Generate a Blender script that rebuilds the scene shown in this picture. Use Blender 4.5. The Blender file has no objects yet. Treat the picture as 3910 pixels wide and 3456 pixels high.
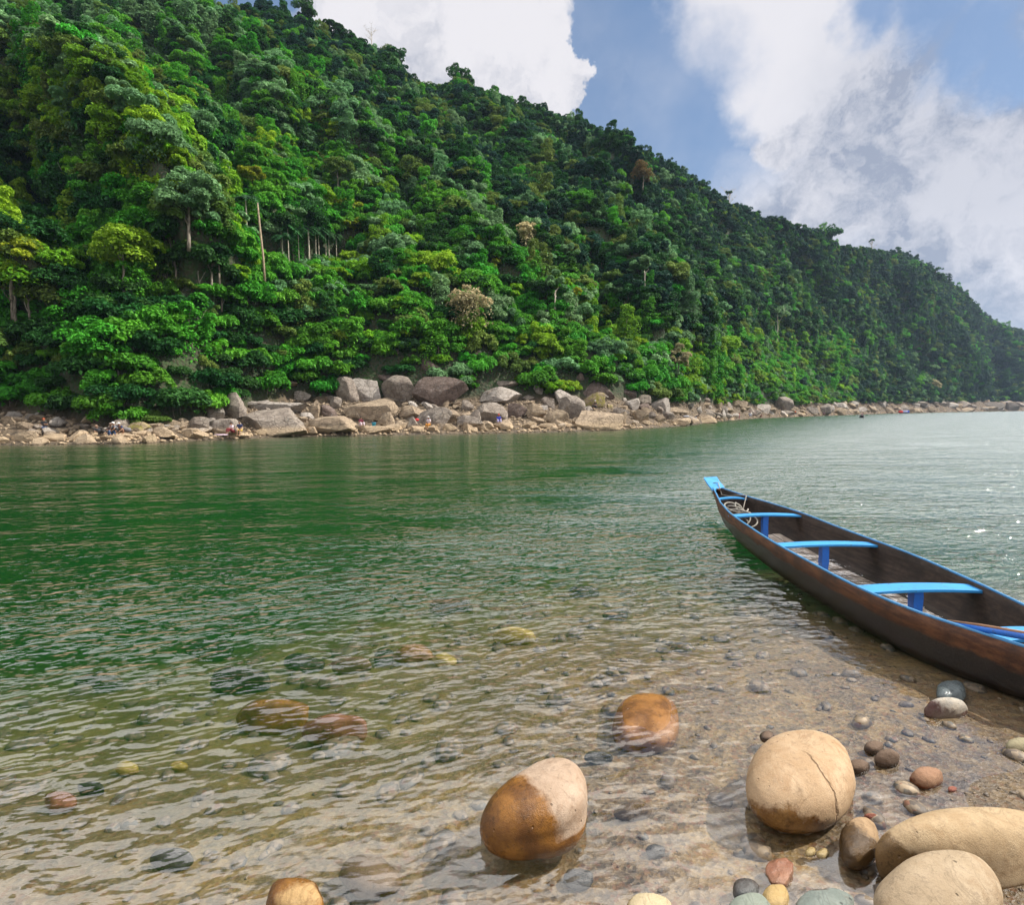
import bpy, bmesh, math, random
import numpy as np
from mathutils import Vector, Matrix
R_ = math.radians
scn = bpy.context.scene
COL = scn.collection
# ------------------------------------------------------------------ camera
F = 2100.0; CX = 1955.0; CY = 1728.0; CAMZ = 2.0        # focal length and centre in photo pixels (3910 x 3456)
PITCH = math.atan(146.5 / 2100); ROLL = R_(-0.6)
cam = bpy.data.cameras.new('camera'); camo = bpy.data.objects.new('camera', cam); COL.objects.link(camo)
CM = Matrix.Rotation(math.pi/2 - PITCH, 3, 'X') @ Matrix.Rotation(ROLL, 3, 'Z')
camo.matrix_world = Matrix.Translation((0, 0, CAMZ)) @ CM.to_4x4()
cam.sensor_width = 36; cam.lens = F / 3910 * 36; cam.clip_start = 0.05; cam.clip_end = 6000
scn.camera = camo
RM = np.array(CM); CP = np.array([0, 0, CAMZ])
def Dr(px, py): return RM @ np.array([(px - CX) / F, -(py - CY) / F, -1.0])
def PZ(px, py, z=0.0):
    d = Dr(px, py); return CP + d * ((z - CAMZ) / d[2])
def PY(px, py, Y):
    d = Dr(px, py); return CP + d * (Y / d[1])
def J(P):
    q = (np.asarray(P) - CP) @ RM
    w = np.maximum(-q[..., 2], 1e-3)
    return CX + F * q[..., 0] / w, CY - F * q[..., 1] / w
def hz(px): return 1602 - 0.0105 * px
# ------------------------------------------------------------------ sun, sky, exposure
SUNV = Vector((0.85, 0.08, 0.88)).normalized()
SUN_EL = math.asin(SUNV.z); SUN_AZ = math.atan2(SUNV.x, SUNV.y)
sl = bpy.data.lights.new('sun', 'SUN'); sl.energy = 5.0; sl.angle = R_(0.6); sl.color = (1.0, 0.94, 0.84)
so = bpy.data.objects.new('sun', sl); COL.objects.link(so); so.location = (20, -10, 60)
so.rotation_euler = SUNV.to_track_quat('Z', 'Y').to_euler()
scn.view_settings.view_transform = 'Standard'; scn.view_settings.look = 'None'
scn.view_settings.exposure = 0.38; scn.view_settings.gamma = 1.0
scn.render.engine = 'CYCLES'
cy = scn.cycles
cy.use_denoising = True
try: cy.denoiser = 'OPENIMAGEDENOISE'
except Exception: pass
cy.max_bounces = 8; cy.diffuse_bounces = 3; cy.glossy_bounces = 3; cy.transmission_bounces = 3
cy.transparent_max_bounces = 12; cy.volume_bounces = 1; cy.caustics_reflective = False; cy.caustics_refractive = False
cy.sample_clamp_indirect = 6.0
world = bpy.data.worlds.new('World'); scn.world = world; world.use_nodes = True
class NT:
    """small helper for building node trees"""
    def __init__(s, tree): s.t = tree; s.n = tree.nodes; s.l = tree.links
    def new(s, typ, **kw):
        n = s.n.new(typ)
        for k, v in kw.items(): setattr(n, k, v)
        return n
    def put(s, sock, v):
        if v is None: return
        if hasattr(v, 'is_linked') or hasattr(v, 'links'): s.l.new(v, sock)
        else:
            if isinstance(v, (tuple, list)) and sock.type == 'RGBA' and len(v) == 3: v = (*v, 1)
            sock.default_value = v
    def math(s, op, a, b=None, c=None, clamp=False):
        n = s.new('ShaderNodeMath', operation=op, use_clamp=clamp)
        for i, v in enumerate((a, b, c)):
            if v is not None: s.put(n.inputs[i], v)
        return n.outputs[0]
    def vmath(s, op, a, b=None):
        n = s.new('ShaderNodeVectorMath', operation=op)
        s.put(n.inputs[0], a)
        if b is not None: s.put(n.inputs[1], b)
        return n.outputs['Value'] if op in ('DISTANCE', 'LENGTH', 'DOT_PRODUCT') else n.outputs[0]
    def vscale(s, a, k):
        n = s.new('ShaderNodeVectorMath', operation='SCALE'); s.put(n.inputs[0], a); s.put(n.inputs['Scale'], k); return n.outputs[0]
    def noise(s, vec, scale, detail=4, rough=0.55, dist=0.0, color=False):
        n = s.new('ShaderNodeTexNoise'); s.put(n.inputs['Vector'], vec); s.put(n.inputs['Scale'], scale)
        n.inputs['Detail'].default_value = detail; n.inputs['Roughness'].default_value = rough; n.inputs['Distortion'].default_value = dist
        return n.outputs['Color'] if color else n.outputs['Fac']
    def vor(s, vec, scale, feature='F1', out='Distance'):
        n = s.new('ShaderNodeTexVoronoi', feature=feature); s.put(n.inputs['Vector'], vec); n.inputs['Scale'].default_value = scale
        return n.outputs[out]
    def ramp(s, v, a, b, x=0.0, y=1.0, smooth=True):
        n = s.new('ShaderNodeMapRange'); n.interpolation_type = 'SMOOTHSTEP' if smooth else 'LINEAR'
        s.put(n.inputs[0], v)
        for i, q in enumerate((a, b, x, y)): s.put(n.inputs[1+i], q)
        return n.outputs[0]
    def mix(s, f, a, b, blend='MIX'):
        n = s.new('ShaderNodeMix', data_type='RGBA', blend_type=blend); s.put(n.inputs[0], f); s.put(n.inputs[6], a); s.put(n.inputs[7], b)
        return n.outputs[2]
    def mapping(s, vec, scale=(1,1,1), rot=(0,0,0), loc=(0,0,0)):
        n = s.new('ShaderNodeMapping'); s.put(n.inputs[0], vec); n.inputs[1].default_value = loc; n.inputs[2].default_value = rot; n.inputs[3].default_value = scale
        return n.outputs[0]
    def bump(s, h, strength, dist, normal=None):
        n = s.new('ShaderNodeBump'); s.put(n.inputs['Height'], h); s.put(n.inputs['Strength'], strength); s.put(n.inputs['Distance'], dist)
        if normal is not None: s.put(n.inputs['Normal'], normal)
        return n.outputs[0]
def build_world():
    t = NT(world.node_tree); t.n.clear()
    out = t.new('ShaderNodeOutputWorld')
    sky = t.new('ShaderNodeTexSky', sky_type='NISHITA'); sky.sun_disc = False
    sky.sun_elevation = SUN_EL; sky.sun_rotation = SUN_AZ; sky.air_density = 1.0; sky.dust_density = 0.6; sky.ozone_density = 2.0
    tc = t.new('ShaderNodeTexCoord'); d = t.vmath('NORMALIZE', tc.outputs['Generated'])
    sep = t.new('ShaderNodeSeparateXYZ'); t.put(sep.inputs[0], d)
    # billow: the direction is bent by noise so that the cloud banks get ragged cauliflower edges
    def warp(sc, amp, det=6):
        c = t.noise(d, sc, det, 0.6, color=True)
        return t.vscale(t.vmath('SUBTRACT', c, (0.5, 0.5, 0.5)), amp)
    w1 = t.vmath('ADD', d, t.vmath('ADD', warp(3.2, 0.13), warp(11, 0.085)))
    w1 = t.vmath('ADD', w1, warp(34, 0.030))
    def blob(px, py, rpx, soft, vec=w1):
        c = Dr(px, py); c = c / np.linalg.norm(c)
        dist = t.vmath('DISTANCE', vec, tuple(float(v) for v in c))
        r = rpx / F
        return t.ramp(dist, r * (1 + soft), r * (1 - soft), 0, 1)
    def union(vals):
        o = vals[0]
        for v in vals[1:]: o = t.math('MAXIMUM', o, v)
        return o
    crisp = union([blob(1660, 60, 330, .07), blob(1830, 190, 300, .06), blob(1990, 270, 200, .06), blob(2090, 170, 95, .08), blob(2120, 330, 90, .08), blob(2040, 90, 80, .08), blob(2130, 250, 95, .08), blob(1500, -120, 300, .1), blob(1900, 40, 150, .07), blob(1700, 350, 330, .08)])
    soft = union([blob(3260, 350, 230, .4), blob(3560, 300, 180, .4), blob(2850, 40, 200, .28), blob(3020, 260, 190, .28), blob(3010, 480, 110, .28), blob(3200, 120, 190, .28), blob(3450, 330, 270, .35), blob(3700, 480, 270, .3),
                  blob(3360, 620, 330, .45), blob(3850, 420, 190, .3), blob(4200, 380, 350, .4), blob(3650, 800, 420, .6), blob(4300, 850, 500, .6), blob(3250, -60, 240, .28), blob(3050, 830, 220, .8), blob(4150, 30, 140, .5)])
    # broken cloud added over the unseen dome for reflections, lifted well clear of the part above the hill
    gn = t.ramp(t.noise(t.vmath('ADD', d, warp(5, .1)), 1.7, 7, .6), 0.34, 0.46)
    ratio = t.math('DIVIDE', sep.outputs['Z'], t.math('MAXIMUM', sep.outputs['Y'], .05))
    gate = t.ramp(ratio, 0.76, 0.88)
    back = t.ramp(sep.outputs['Y'], 0.35, 0.1)
    gen = t.math('MULTIPLY', gn, t.math('MAXIMUM', gate, back))
    veil = t.ramp(t.noise(d, 2.4, 5, .55), 0.40, 0.75, 0, .35)
    holes = union([blob(3330, 30, 75, .6), blob(3560, -30, 110, .6), blob(3720, 120, 120, .5), blob(3880, 210, 90, .6), blob(2560, 330, 160, .6)])
    soft = t.math('MULTIPLY', soft, t.math('SUBTRACT', 1, t.math('MULTIPLY', holes, .9)))
    mask = t.math('MAXIMUM', t.math('MAXIMUM', crisp, t.math('MULTIPLY', soft, .96)), gen)
    mask = t.math('MAXIMUM', mask, veil)
    # cloud shading: bright billows, greyer bellies
    n1 = t.noise(w1, 5.5, 8, .62); n2 = t.noise(w1, 2.0, 4, .5)
    sh = t.ramp(t.math('ADD', t.math('MULTIPLY', n1, .65), t.math('MULTIPLY', n2, .35)), 0.41, 0.57)
    belly = union([blob(3380, 420, 230, .7), blob(3560, 620, 300, .8), blob(1640, 130, 120, .9), blob(3820, 640, 260, .8)])
    sh = t.math('SUBTRACT', sh, t.math('MULTIPLY', belly, .38), clamp=True)
    sh = t.math('MAXIMUM', sh, t.math('MULTIPLY', crisp, t.ramp(n1, .38, .58, .30, 1)))
    ccol = t.mix(sh, (0.27, 0.30, 0.38), (0.66, 0.645, 0.67))
    ratio = t.math('DIVIDE', sep.outputs['Z'], t.math('MAXIMUM', sep.outputs['Y'], .05))
    ccol = t.mix(t.ramp(ratio, .76, .95, 0, .8), ccol, (0.70, 0.68, 0.67))
    # whitish air low over the river
    low = t.ramp(sep.outputs['Z'], 0.34, 0.0, 0, .55)
    b1 = t.new('ShaderNodeBackground'); t.put(b1.inputs[0], t.mix(.35, sky.outputs[0], (1.6, 2.9, 5.2), 'MIX')); b1.inputs[1].default_value = 0.092
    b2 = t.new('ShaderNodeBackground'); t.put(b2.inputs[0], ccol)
    up = t.math('ADD', 1.0, t.math('MULTIPLY', t.ramp(ratio, 0.76, 1.0, 0, 2.0), t.ramp(sep.outputs['Y'], .02, .25)))  # unseen overhead cloud brightened beyond the frame to strengthen water reflections
    up = t.math('ADD', up, t.ramp(sep.outputs['Y'], .0, -.3, 0, .55))  # unseen cloud behind the camera brightened as fill for the hill
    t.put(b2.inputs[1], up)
    b3 = t.new('ShaderNodeBackground'); b3.inputs[0].default_value = (0.50, 0.56, 0.66, 1)
    m1 = t.new('ShaderNodeMixShader'); t.put(m1.inputs[0], low); t.l.new(b1.outputs[0], m1.inputs[1]); t.l.new(b3.outputs[0], m1.inputs[2])
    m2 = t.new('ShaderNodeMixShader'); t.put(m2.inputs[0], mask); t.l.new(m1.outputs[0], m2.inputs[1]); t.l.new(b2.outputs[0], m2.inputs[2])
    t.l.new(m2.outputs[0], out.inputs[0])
build_world()
world.cycles.sampling_method = 'MANUAL'; world.cycles.sample_map_resolution = 512
# ------------------------------------------------------------------ object helpers
def tag(o, label=None, cat=None, group=None, kind=None):
    if label: o['label'] = label
    if cat: o['category'] = cat
    if group: o['group'] = group
    if kind: o['kind'] = kind
    return o
def empty(name, loc=(0,0,0), rz=0.0):
    o = bpy.data.objects.new(name, None); COL.objects.link(o); o.location = loc; o.rotation_euler = (0, 0, rz); o.empty_display_size = .2
    return o
def obj(name, mesh, mat=None, parent=None, loc=None):
    o = bpy.data.objects.new(name, mesh); COL.objects.link(o)
    if mat is not None and len(mesh.materials) == 0: mesh.materials.append(mat)
    if parent is not None: o.parent = parent
    if loc is not None: o.location = loc
    return o
def mesh_np(name, V, Fc, smooth=False):
    V = np.asarray(V, dtype=np.float32); Fc = np.asarray(Fc, dtype=np.int32)
    m = bpy.data.meshes.new(name); k = Fc.shape[1]
    m.vertices.add(len(V)); m.vertices.foreach_set('co', V.ravel())
    m.loops.add(len(Fc) * k); m.loops.foreach_set('vertex_index', Fc.ravel())
    m.polygons.add(len(Fc)); m.polygons.foreach_set('loop_start', np.arange(0, len(Fc) * k, k, dtype=np.int32))
    m.polygons.foreach_set('loop_total', np.full(len(Fc), k, dtype=np.int32))
    m.update(calc_edges=True); m.validate()
    if smooth: m.polygons.foreach_set('use_smooth', np.ones(len(m.polygons), dtype=bool))
    return m
def mesh_py(name, V, Fc, smooth=False):
    m = bpy.data.meshes.new(name); m.from_pydata([tuple(map(float, v)) for v in V], [], [tuple(f) for f in Fc]); m.update()
    if smooth:
        for p in m.polygons: p.use_smooth = True
    return m
def grid_faces(nu, nv):
    i = np.arange(nu - 1)[:, None] * nv + np.arange(nv - 1)[None, :]
    i = i.ravel(); return np.stack([i, i + nv, i + nv + 1, i + 1], 1)
# value noise on a hashed lattice
def _h(ix, iy, iz, s):
    n = (ix * 73856093) ^ (iy * 19349663) ^ (iz * 83492791) ^ (s * 2654435 + 12345)
    n = n & 0x7fffffff; n = (n * 1103515245 + 12345) & 0x7fffffff; n = (n >> 8) ^ n; n = (n * 1103515245 + 12345) & 0x7fffffff
    return (n & 0xffff) / 65535.0
def vnoise(P, s=0):
    P = np.asarray(P, dtype=np.float64); I = np.floor(P).astype(np.int64); f = P - I; f = f * f * (3 - 2 * f); r = 0
    for dx in (0, 1):
        for dy in (0, 1):
            for dz in (0, 1):
                w = (f[..., 0] if dx else 1 - f[..., 0]) * (f[..., 1] if dy else 1 - f[..., 1]) * (f[..., 2] if dz else 1 - f[..., 2])
                r = r + w * _h(I[..., 0] + dx, I[..., 1] + dy, I[..., 2] + dz, s)
    return r * 2 - 1
def fbm(P, oc=4, s=0, gain=.5):
    r = 0; a = 1; P = np.asarray(P, dtype=np.float64)
    for k in range(oc): r = r + a * vnoise(P * 2 ** k, s + k * 7); a *= gain
    return r
def P3(X, Y, Z=0.0): return np.stack(np.broadcast_arrays(X, Y, Z), -1)
def tube(pts, rad, n=8, cap=True):
    """V, F of a tube along pts with one radius or a list"""
    pts = [Vector(p) for p in pts]; rads = rad if isinstance(rad, (list, tuple)) else [rad] * len(pts)
    V = []; Fc = []; up = None
    for i, p in enumerate(pts):
        tdir = (pts[min(i + 1, len(pts) - 1)] - pts[max(i - 1, 0)]).normalized()
        a = tdir.orthogonal().normalized() if up is None else (up - tdir * up.dot(tdir)).normalized()
        up = a; b = tdir.cross(a)
        for k in range(n):
            th = 2 * math.pi * k / n; V.append(p + (a * math.cos(th) + b * math.sin(th)) * rads[i])
    for i in range(len(pts) - 1):
        for k in range(n): Fc.append((i*n+k, i*n+(k+1) % n, (i+1)*n+(k+1) % n, (i+1)*n+k))
    if cap: Fc.append(tuple(range(n))[::-1]); Fc.append(tuple(range((len(pts)-1)*n, len(pts)*n)))
    return V, Fc
class MB:
    def __init__(s): s.V = []; s.F = []
    def add(s, VF):
        b = len(s.V); s.V += [Vector(v) for v in VF[0]]; s.F += [tuple(b + i for i in f) for f in VF[1]]; return s
    def tube(s, pts, rad, n=8): return s.add(tube(pts, rad, n))
    def box(s, c, size, rot=None):
        x, y, z = (q / 2 for q in size); V = [Vector((i, j, k)) for i in (-x, x) for j in (-y, y) for k in (-z, z)]
        if rot is not None: V = [rot @ v for v in V]
        V = [v + Vector(c) for v in V]
        return s.add((V, [(0,1,3,2), (4,6,7,5), (0,4,5,1), (2,3,7,6), (0,2,6,4), (1,5,7,3)]))
    def mesh(s, name, smooth=False, bevel=0.0):
        m = mesh_py(name, s.V, s.F, smooth)
        if bevel:
            bm = bmesh.new(); bm.from_mesh(m); bmesh.ops.bevel(bm, geom=bm.edges[:], offset=bevel, segments=2, affect='EDGES', profile=.6); bm.to_mesh(m); bm.free()
        return m
# ------------------------------------------------------------------ materials
def newmat(name):
    m = bpy.data.materials.new(name); m.use_nodes = True; t = NT(m.node_tree); t.n.clear()
    out = t.new('ShaderNodeOutputMaterial'); return m, t, out
def pbsdf(t, out, col, rough=.7, normal=None, spec=.5, **kw):
    b = t.new('ShaderNodeBsdfPrincipled'); t.put(b.inputs['Base Color'], col); t.put(b.inputs['Roughness'], rough)
    t.put(b.inputs['Specular IOR Level'], spec)
    if normal is not None: t.put(b.inputs['Normal'], normal)
    for k, v in kw.items(): t.put(b.inputs[k], v)
    if out is not None: t.l.new(b.outputs[0], out.inputs[0])
    return b
def simple(name, col, rough=.75, var=.25, scale=12, bump=.15):
    m, t, out = newmat(name); tc = t.new('ShaderNodeTexCoord').outputs['Object']
    n = t.noise(tc, scale, 5, .6)
    c = t.mix(t.ramp(n, .3, .7), tuple(v * (1 - var) for v in col), tuple(min(1, v * (1 + var)) for v in col))
    pbsdf(t, out, c, rough, t.bump(n, bump, .01)); return m
def leafmat(name, c1, c2, hue=.5, trans=.27, warm=None):
    """leaf material: two greens, mixed by clump, by single leaf (attribute) and by tree (object random)"""
    m, t, out = newmat(name)
    geo = t.new('ShaderNodeNewGeometry'); oi = t.new('ShaderNodeObjectInfo'); at = t.new('ShaderNodeAttribute', attribute_name='leafv')
    n = t.noise(geo.outputs['Position'], .55, 3, .6)
    f = t.math('ADD', t.math('MULTIPLY', t.ramp(n, .3, .7), .35), t.math('MULTIPLY', at.outputs['Fac'], .6))
    f = t.math('ADD', f, t.math('MULTIPLY', oi.outputs['Random'], .35), clamp=True)
    c = t.mix(f, c1, c2)
    if warm: c = t.mix(t.ramp(oi.outputs['Random'], .93, 1.0, 0, .6), c, warm)
    hs = t.new('ShaderNodeHueSaturation'); t.put(hs.inputs['Color'], c)
    r2 = t.math('FRACT', t.math('MULTIPLY', oi.outputs['Random'], 17.3))
    t.put(hs.inputs['Hue'], t.math('ADD', .5 - .02, t.math('MULTIPLY', r2, .045)))
    r3 = t.math('FRACT', t.math('MULTIPLY', oi.outputs['Random'], 41.7))
    t.put(hs.inputs['Value'], t.math('ADD', .78, t.math('MULTIPLY', r3, .55)))
    d = t.new('ShaderNodeBsdfPrincipled'); t.put(d.inputs['Base Color'], hs.outputs[0]); d.inputs['Roughness'].default_value = .6; d.inputs['Specular IOR Level'].default_value = .12
    tr = t.new('ShaderNodeBsdfTranslucent'); t.put(tr.inputs[0], t.mix(.5, hs.outputs[0], c2))
    mx = t.new('ShaderNodeMixShader'); mx.inputs[0].default_value = trans
    t.l.new(d.outputs[0], mx.inputs[1]); t.l.new(tr.outputs[0], mx.inputs[2]); t.l.new(mx.outputs[0], out.inputs[0])
    return m
LEAF = {
 'vivid': leafmat('leaf_vivid', (.028, .110, .012), (0.103, 0.373, 0.028), warm=(.22, .25, .02)),
 'deep':  leafmat('leaf_deep', (.011, .048, .013), (.034, .130, .024)),
 'blue':  leafmat('leaf_blue', (.007, .032, .022), (.022, .085, .044)),
 'olive': leafmat('leaf_olive', (.040, .080, .016), (0.166, 0.262, 0.048), warm=(.22, .22, .05)),
 'lime':  leafmat('leaf_lime', (.06, .17, .010), (0.276, 0.497, 0.028), warm=(.34, .33, .03)),
 'silver':leafmat('leaf_silver', (.035, .10, .040), (0.207, 0.386, 0.166)),
 'cream': leafmat('leaf_cream', (.05, .09, .03), (.62, .52, .30)),
 'rust':  leafmat('leaf_rust', (.08, .08, .02), (.26, .17, .06)),
 'yellow':leafmat('leaf_yellow', (.10, .15, .01), (.32, .34, .02)),
 'palm':  leafmat('leaf_palm', (.02, .07, .02), (.06, .18, .05)),
}
def m_bark():
    m, t, out = newmat('bark'); tc = t.new('ShaderNodeTexCoord').outputs['Object']
    n = t.noise(t.mapping(tc, (3, 3, .6)), 3, 5); c = t.mix(t.ramp(n, .35, .65), (.10, .08, .06), (.30, .26, .21))
    pbsdf(t, out, c, .85, t.bump(n, .4, .05)); return m
BARK = m_bark()
PALEBARK = simple('pale_bark', (.50, .44, .36), .8, .3, 4)
DEADWOOD = simple('dead_wood', (.36, .27, .19), .85, .35, 3)
# ------------------------------------------------------------------ terrain of the far bank
U = np.array(list(range(-1600, 5700, 22)), dtype=float)
def tab(pts): a = np.array(pts, dtype=float); return lambda x: np.interp(x, a[:, 0], a[:, 1])
WL = tab([(-1600,1758),(0,1700),(500,1694),(800,1680),(1100,1668),(1700,1658),(2300,1645),(2600,1627),(2740,1609),(2900,1597),(3200,1586.5),(3400,1579.5),(3600,1575),(3800,1571.3),(3910,1570)])
def bank_xy(u):
    if u < 0: Y = 43 - (0 - u) * 0.009
    elif u <= 3910:
        p = PZ(u, float(WL(u))); return p[0], p[1]
    else: Y = float(np.interp(u, [3910, 4200, 4700, 5700], [470, 560, 520, 420]))
    d = Dr(u, hz(u)); return d[0] / d[1] * Y, Y
SKY = [(-1600,-560),(-500,-330),(0,-170),(500,-70),(800,-10),(930,8),(1010,-20),(1090,10),(1150,25),(1180,40),(1250,95),(1330,110),(1420,150),(1500,190),(1545,270),(1600,300),(1690,300),(1760,275),(1830,330),(1960,370),(2100,420),(2200,440),(2280,495),(2340,520),(2470,585),(2620,630),(2700,690),(2760,745),(2870,785),(2960,795),(3060,845),(3140,870),(3210,915),(3290,940),(3350,945),(3440,960),(3520,985),(3600,1040),(3680,1115),(3750,1190),(3840,1238),(3910,1266),(4100,1300),(4400,1270),(4800,1200),(5700,1100)]
SKYf = tab(SKY)
YRf = tab([(-1600,95),(0,135),(900,165),(1500,185),(2000,205),(2500,235),(3000,290),(3200,340),(3400,430),(3600,490),(3800,640),(3910,720),(4500,820),(5700,760)])
DVf = tab([(-1600,9),(0,11),(200,8),(380,5.5),(750,5.5),(900,11),(1100,15),(2300,15),(2500,12),(3000,16),(3300,22),(3910,34),(5700,30)])
CAN = tab([(-1600,4),(1500,4.5),(2500,4.5),(3300,5.5),(3910,7),(5700,7)])   # height that the canopy adds over the soil
T = np.concatenate([[-.10, -.05, -.02], np.linspace(0, 1, 120), [1.04, 1.1, 1.2, 1.35, 1.6]])
nU, nT = len(U), len(T)
BX = np.array([bank_xy(u) for u in U])
RG = np.array([PY(u, float(SKYf(u)), float(YRf(u))) for u in U])
RG[:, 2] -= CAN(U)
plan = np.hypot(RG[:, 0] - BX[:, 0], RG[:, 1] - BX[:, 1])
Gx = BX[:, 0][:, None] + (RG[:, 0] - BX[:, 0])[:, None] * T[None, :]
Gy = BX[:, 1][:, None] + (RG[:, 1] - BX[:, 1])[:, None] * T[None, :]
dv = DVf(U)[:, None]; tv = dv / plan[:, None]; dd = T[None, :] * plan[:, None]
zr = RG[:, 2][:, None]
sl0 = .27
Gz = np.where(dd < dv, sl0 * dd, sl0 * dv + (zr - sl0 * dv) * np.clip((T[None, :] - tv) / (1 - tv), 0, None) ** .86)
Gz = np.where(dd < 0, .8 * dd, Gz)
over = np.clip(T[None, :] - 1, 0, None)
Gz = np.where(T[None, :] > 1, zr - over * plan[:, None] * .55, Gz)
# relief: gullies and spurs (fade out at the bank and at the ridge so that bank line and skyline stay)
Pn = P3(Gx, Gy, 0 * Gx)
am = np.clip((dd - dv) / 12, 0, 1) * np.clip((1.02 - T[None, :]) * 5, 0, 1)
rel = fbm(np.stack([(Gx + .75 * Gz) / 26, (Gy) / 40, 0 * Gx], -1), 4, 5)
ripple = (1 - np.abs(fbm(np.stack([(Gx + .5 * Gy) / 34, Gz / 70, 0 * Gx], -1), 3, 11))) * 2 - 1.3
amp = np.clip(plan / 120, .8, 3)[:, None]
outw = np.stack([0.35 + 0 * U, -0.9 + 0 * U, .45 + 0 * U], -1)[:, None, :]
G = np.stack([Gx, Gy, Gz], -1) + outw * ((rel * 3.2 + ripple * 3.0) * am * amp)[..., None]
STROKES = [  # photo-shaped spurs (+) and hollows (-): polyline, width in px, metres
 ([(-200,230),(0,300),(250,380),(480,500),(620,700),(700,900),(850,1080)], 85, 7.5),
 ([(-100,520),(60,640),(150,820)], 120, -8), ([(230,900),(330,1100),(320,1230)], 75, -6), ([(-50,1180),(180,1220)], 60, -6),
 ([(-60,980),(120,1060)], 110, 6), ([(560,220),(760,300),(900,420),(940,560)], 60, -5), ([(700,120),(1000,330),(1250,500),(1700,690),(1950,860)], 80, 4.5),
 ([(1000,930),(1180,950),(1360,940)], 60, -6), ([(1380,620),(1560,780)], 55, -4), ([(2270,1020),(2300,1260)], 50, -8), ([(2390,1020),(2470,1200),(2480,1400)], 45, 4),
 ([(1900,930),(2150,1050),(2250,1150)], 60, 4), ([(2500,760),(2750,1050),(3000,1300),(3150,1480)], 90, -6), ([(2900,800),(3150,1100),(3300,1330)], 70, -7),
 ([(2350,640),(2600,900),(2800,1150)], 80, 7), ([(3380,960),(3560,1250),(3700,1450)], 60, 9), ([(3180,930),(3400,1200),(3520,1400)], 45, -8), ([(3790,1250),(3810,1400),(3830,1540)], 26, -22),
]
px, py = J(G)
for pts, w, a in STROKES:
    best = np.full(px.shape, 1e9)
    for (x0, y0), (x1, y1) in zip(pts[:-1], pts[1:]):
        L2 = (x1-x0)**2 + (y1-y0)**2; s = np.clip(((px-x0)*(x1-x0) + (py-y0)*(y1-y0)) / L2, 0, 1)
        best = np.minimum(best, np.hypot(px - x0 - s*(x1-x0), py - y0 - s*(y1-y0)))
    G = G + outw * (a * np.exp(-(best / w) ** 2) * am)[..., None]
G[..., 2] += fbm(P3(Gx / 4, Gy / 4), 3, 3) * .35 * np.clip(dd / 3, 0, 1)
# wood.ground material
def m_hill():
    m, t, out = newmat('hill_soil'); geo = t.new('ShaderNodeNewGeometry'); p = geo.outputs['Position']
    n = t.noise(p, .25, 5, .6); n2 = t.noise(p, 3.0, 4, .6)
    leaf = t.mix(t.ramp(n, .35, .65), (.012, .035, .010), (.030, .070, .014))
    leaf = t.mix(t.ramp(n2, .4, .62), leaf, (.05, .045, .025))
    sand = t.mix(t.ramp(n2, .3, .7), (.05, .037, .024), (.16, .115, .072))
    wet = t.mix(t.ramp(n2, .3, .7), (.05, .04, .025), (.10, .08, .05))
    sp = t.new('ShaderNodeSeparateXYZ'); t.put(sp.inputs[0], p)
    zz = t.math('ADD', sp.outputs['Z'], t.math('MULTIPLY', t.math('SUBTRACT', n, .5), 2.5))
    at = t.new('ShaderNodeAttribute', attribute_name='veg')
    c = t.mix(t.ramp(t.math('ADD', at.outputs['Fac'], t.math('MULTIPLY', t.math('SUBTRACT', n2, .5), .6)), .35, .65), sand, leaf)
    c = t.mix(t.ramp(sp.outputs['Z'], .12, .02), c, wet)
    v = t.vor(p, 2.2); pbsdf(t, out, c, .9, t.bump(t.math('ADD', v, n2), .8, .25)); return m
hm = mesh_np('hillside', G.reshape(-1, 3), grid_faces(nU, nT)[:, ::-1], True)
va = hm.attributes.new('veg', 'FLOAT', 'POINT'); vegv = np.clip((dd - dv) / 4 + .5, 0, 1) + 0 * Gx; va.data.foreach_set('value', vegv.astype(np.float32).ravel())
hill = obj('hillside', hm, m_hill()); tag(hill, kind='structure')
def S(u, t):
    """bilinear point of the terrain grid at column u (px) and t (0 bank, 1 ridge)"""
    iu = np.clip(np.interp(u, U, np.arange(nU)), 0, nU - 1.001); it = np.clip(np.interp(t, T, np.arange(nT)), 0, nT - 1.001)
    a = np.floor(iu).astype(int); b = np.floor(it).astype(int); fu = (iu - a)[..., None]; ft = (it - b)[..., None]
    return (G[a, b] * (1-fu) * (1-ft) + G[a+1, b] * fu * (1-ft) + G[a, b+1] * (1-fu) * ft + G[a+1, b+1] * fu * ft)
def S_at(pxx, pyy):
    """terrain point of the far bank that the photo shows at this pixel"""
    ts = np.linspace(0, 1.0, 700); q = S(np.full(700, float(pxx)), ts); x, y = J(q)
    # first t whose projected y rises above the wanted one
    i = int(np.argmax(y <= pyy)); 
    if y[0] <= pyy: i = 0
    return q[i]
# ------------------------------------------------------------------ river bed and near shore: one sheet to the horizon
SHORE = [(-400,-120),(-30,-6),(-3,-.7),(0.3,.35),(1.2,1.15),(1.75,1.85),(2.15,2.29),(2.36,2.62),(3.02,2.96),(3.6,3.15),(5,3.0),(8,2.0),(20,-4),(60,-12),(900,-60)]
def shore_dist(X, Y):
    """signed distance to the near shoreline, positive over the river"""
    best = np.full(np.shape(X), 1e9); side = np.zeros(np.shape(X))
    for (x0, y0), (x1, y1) in zip(SHORE[:-1], SHORE[1:]):
        L2 = (x1-x0)**2 + (y1-y0)**2; s = np.clip(((X-x0)*(x1-x0) + (Y-y0)*(y1-y0)) / L2, 0, 1)
        d = np.hypot(X-x0-s*(x1-x0), Y-y0-s*(y1-y0)); cr = (x1-x0)*(Y-y0) - (y1-y0)*(X-x0)
        side = np.where(d < best, np.sign(cr), side); best = np.minimum(best, d)
    return best * side
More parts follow.
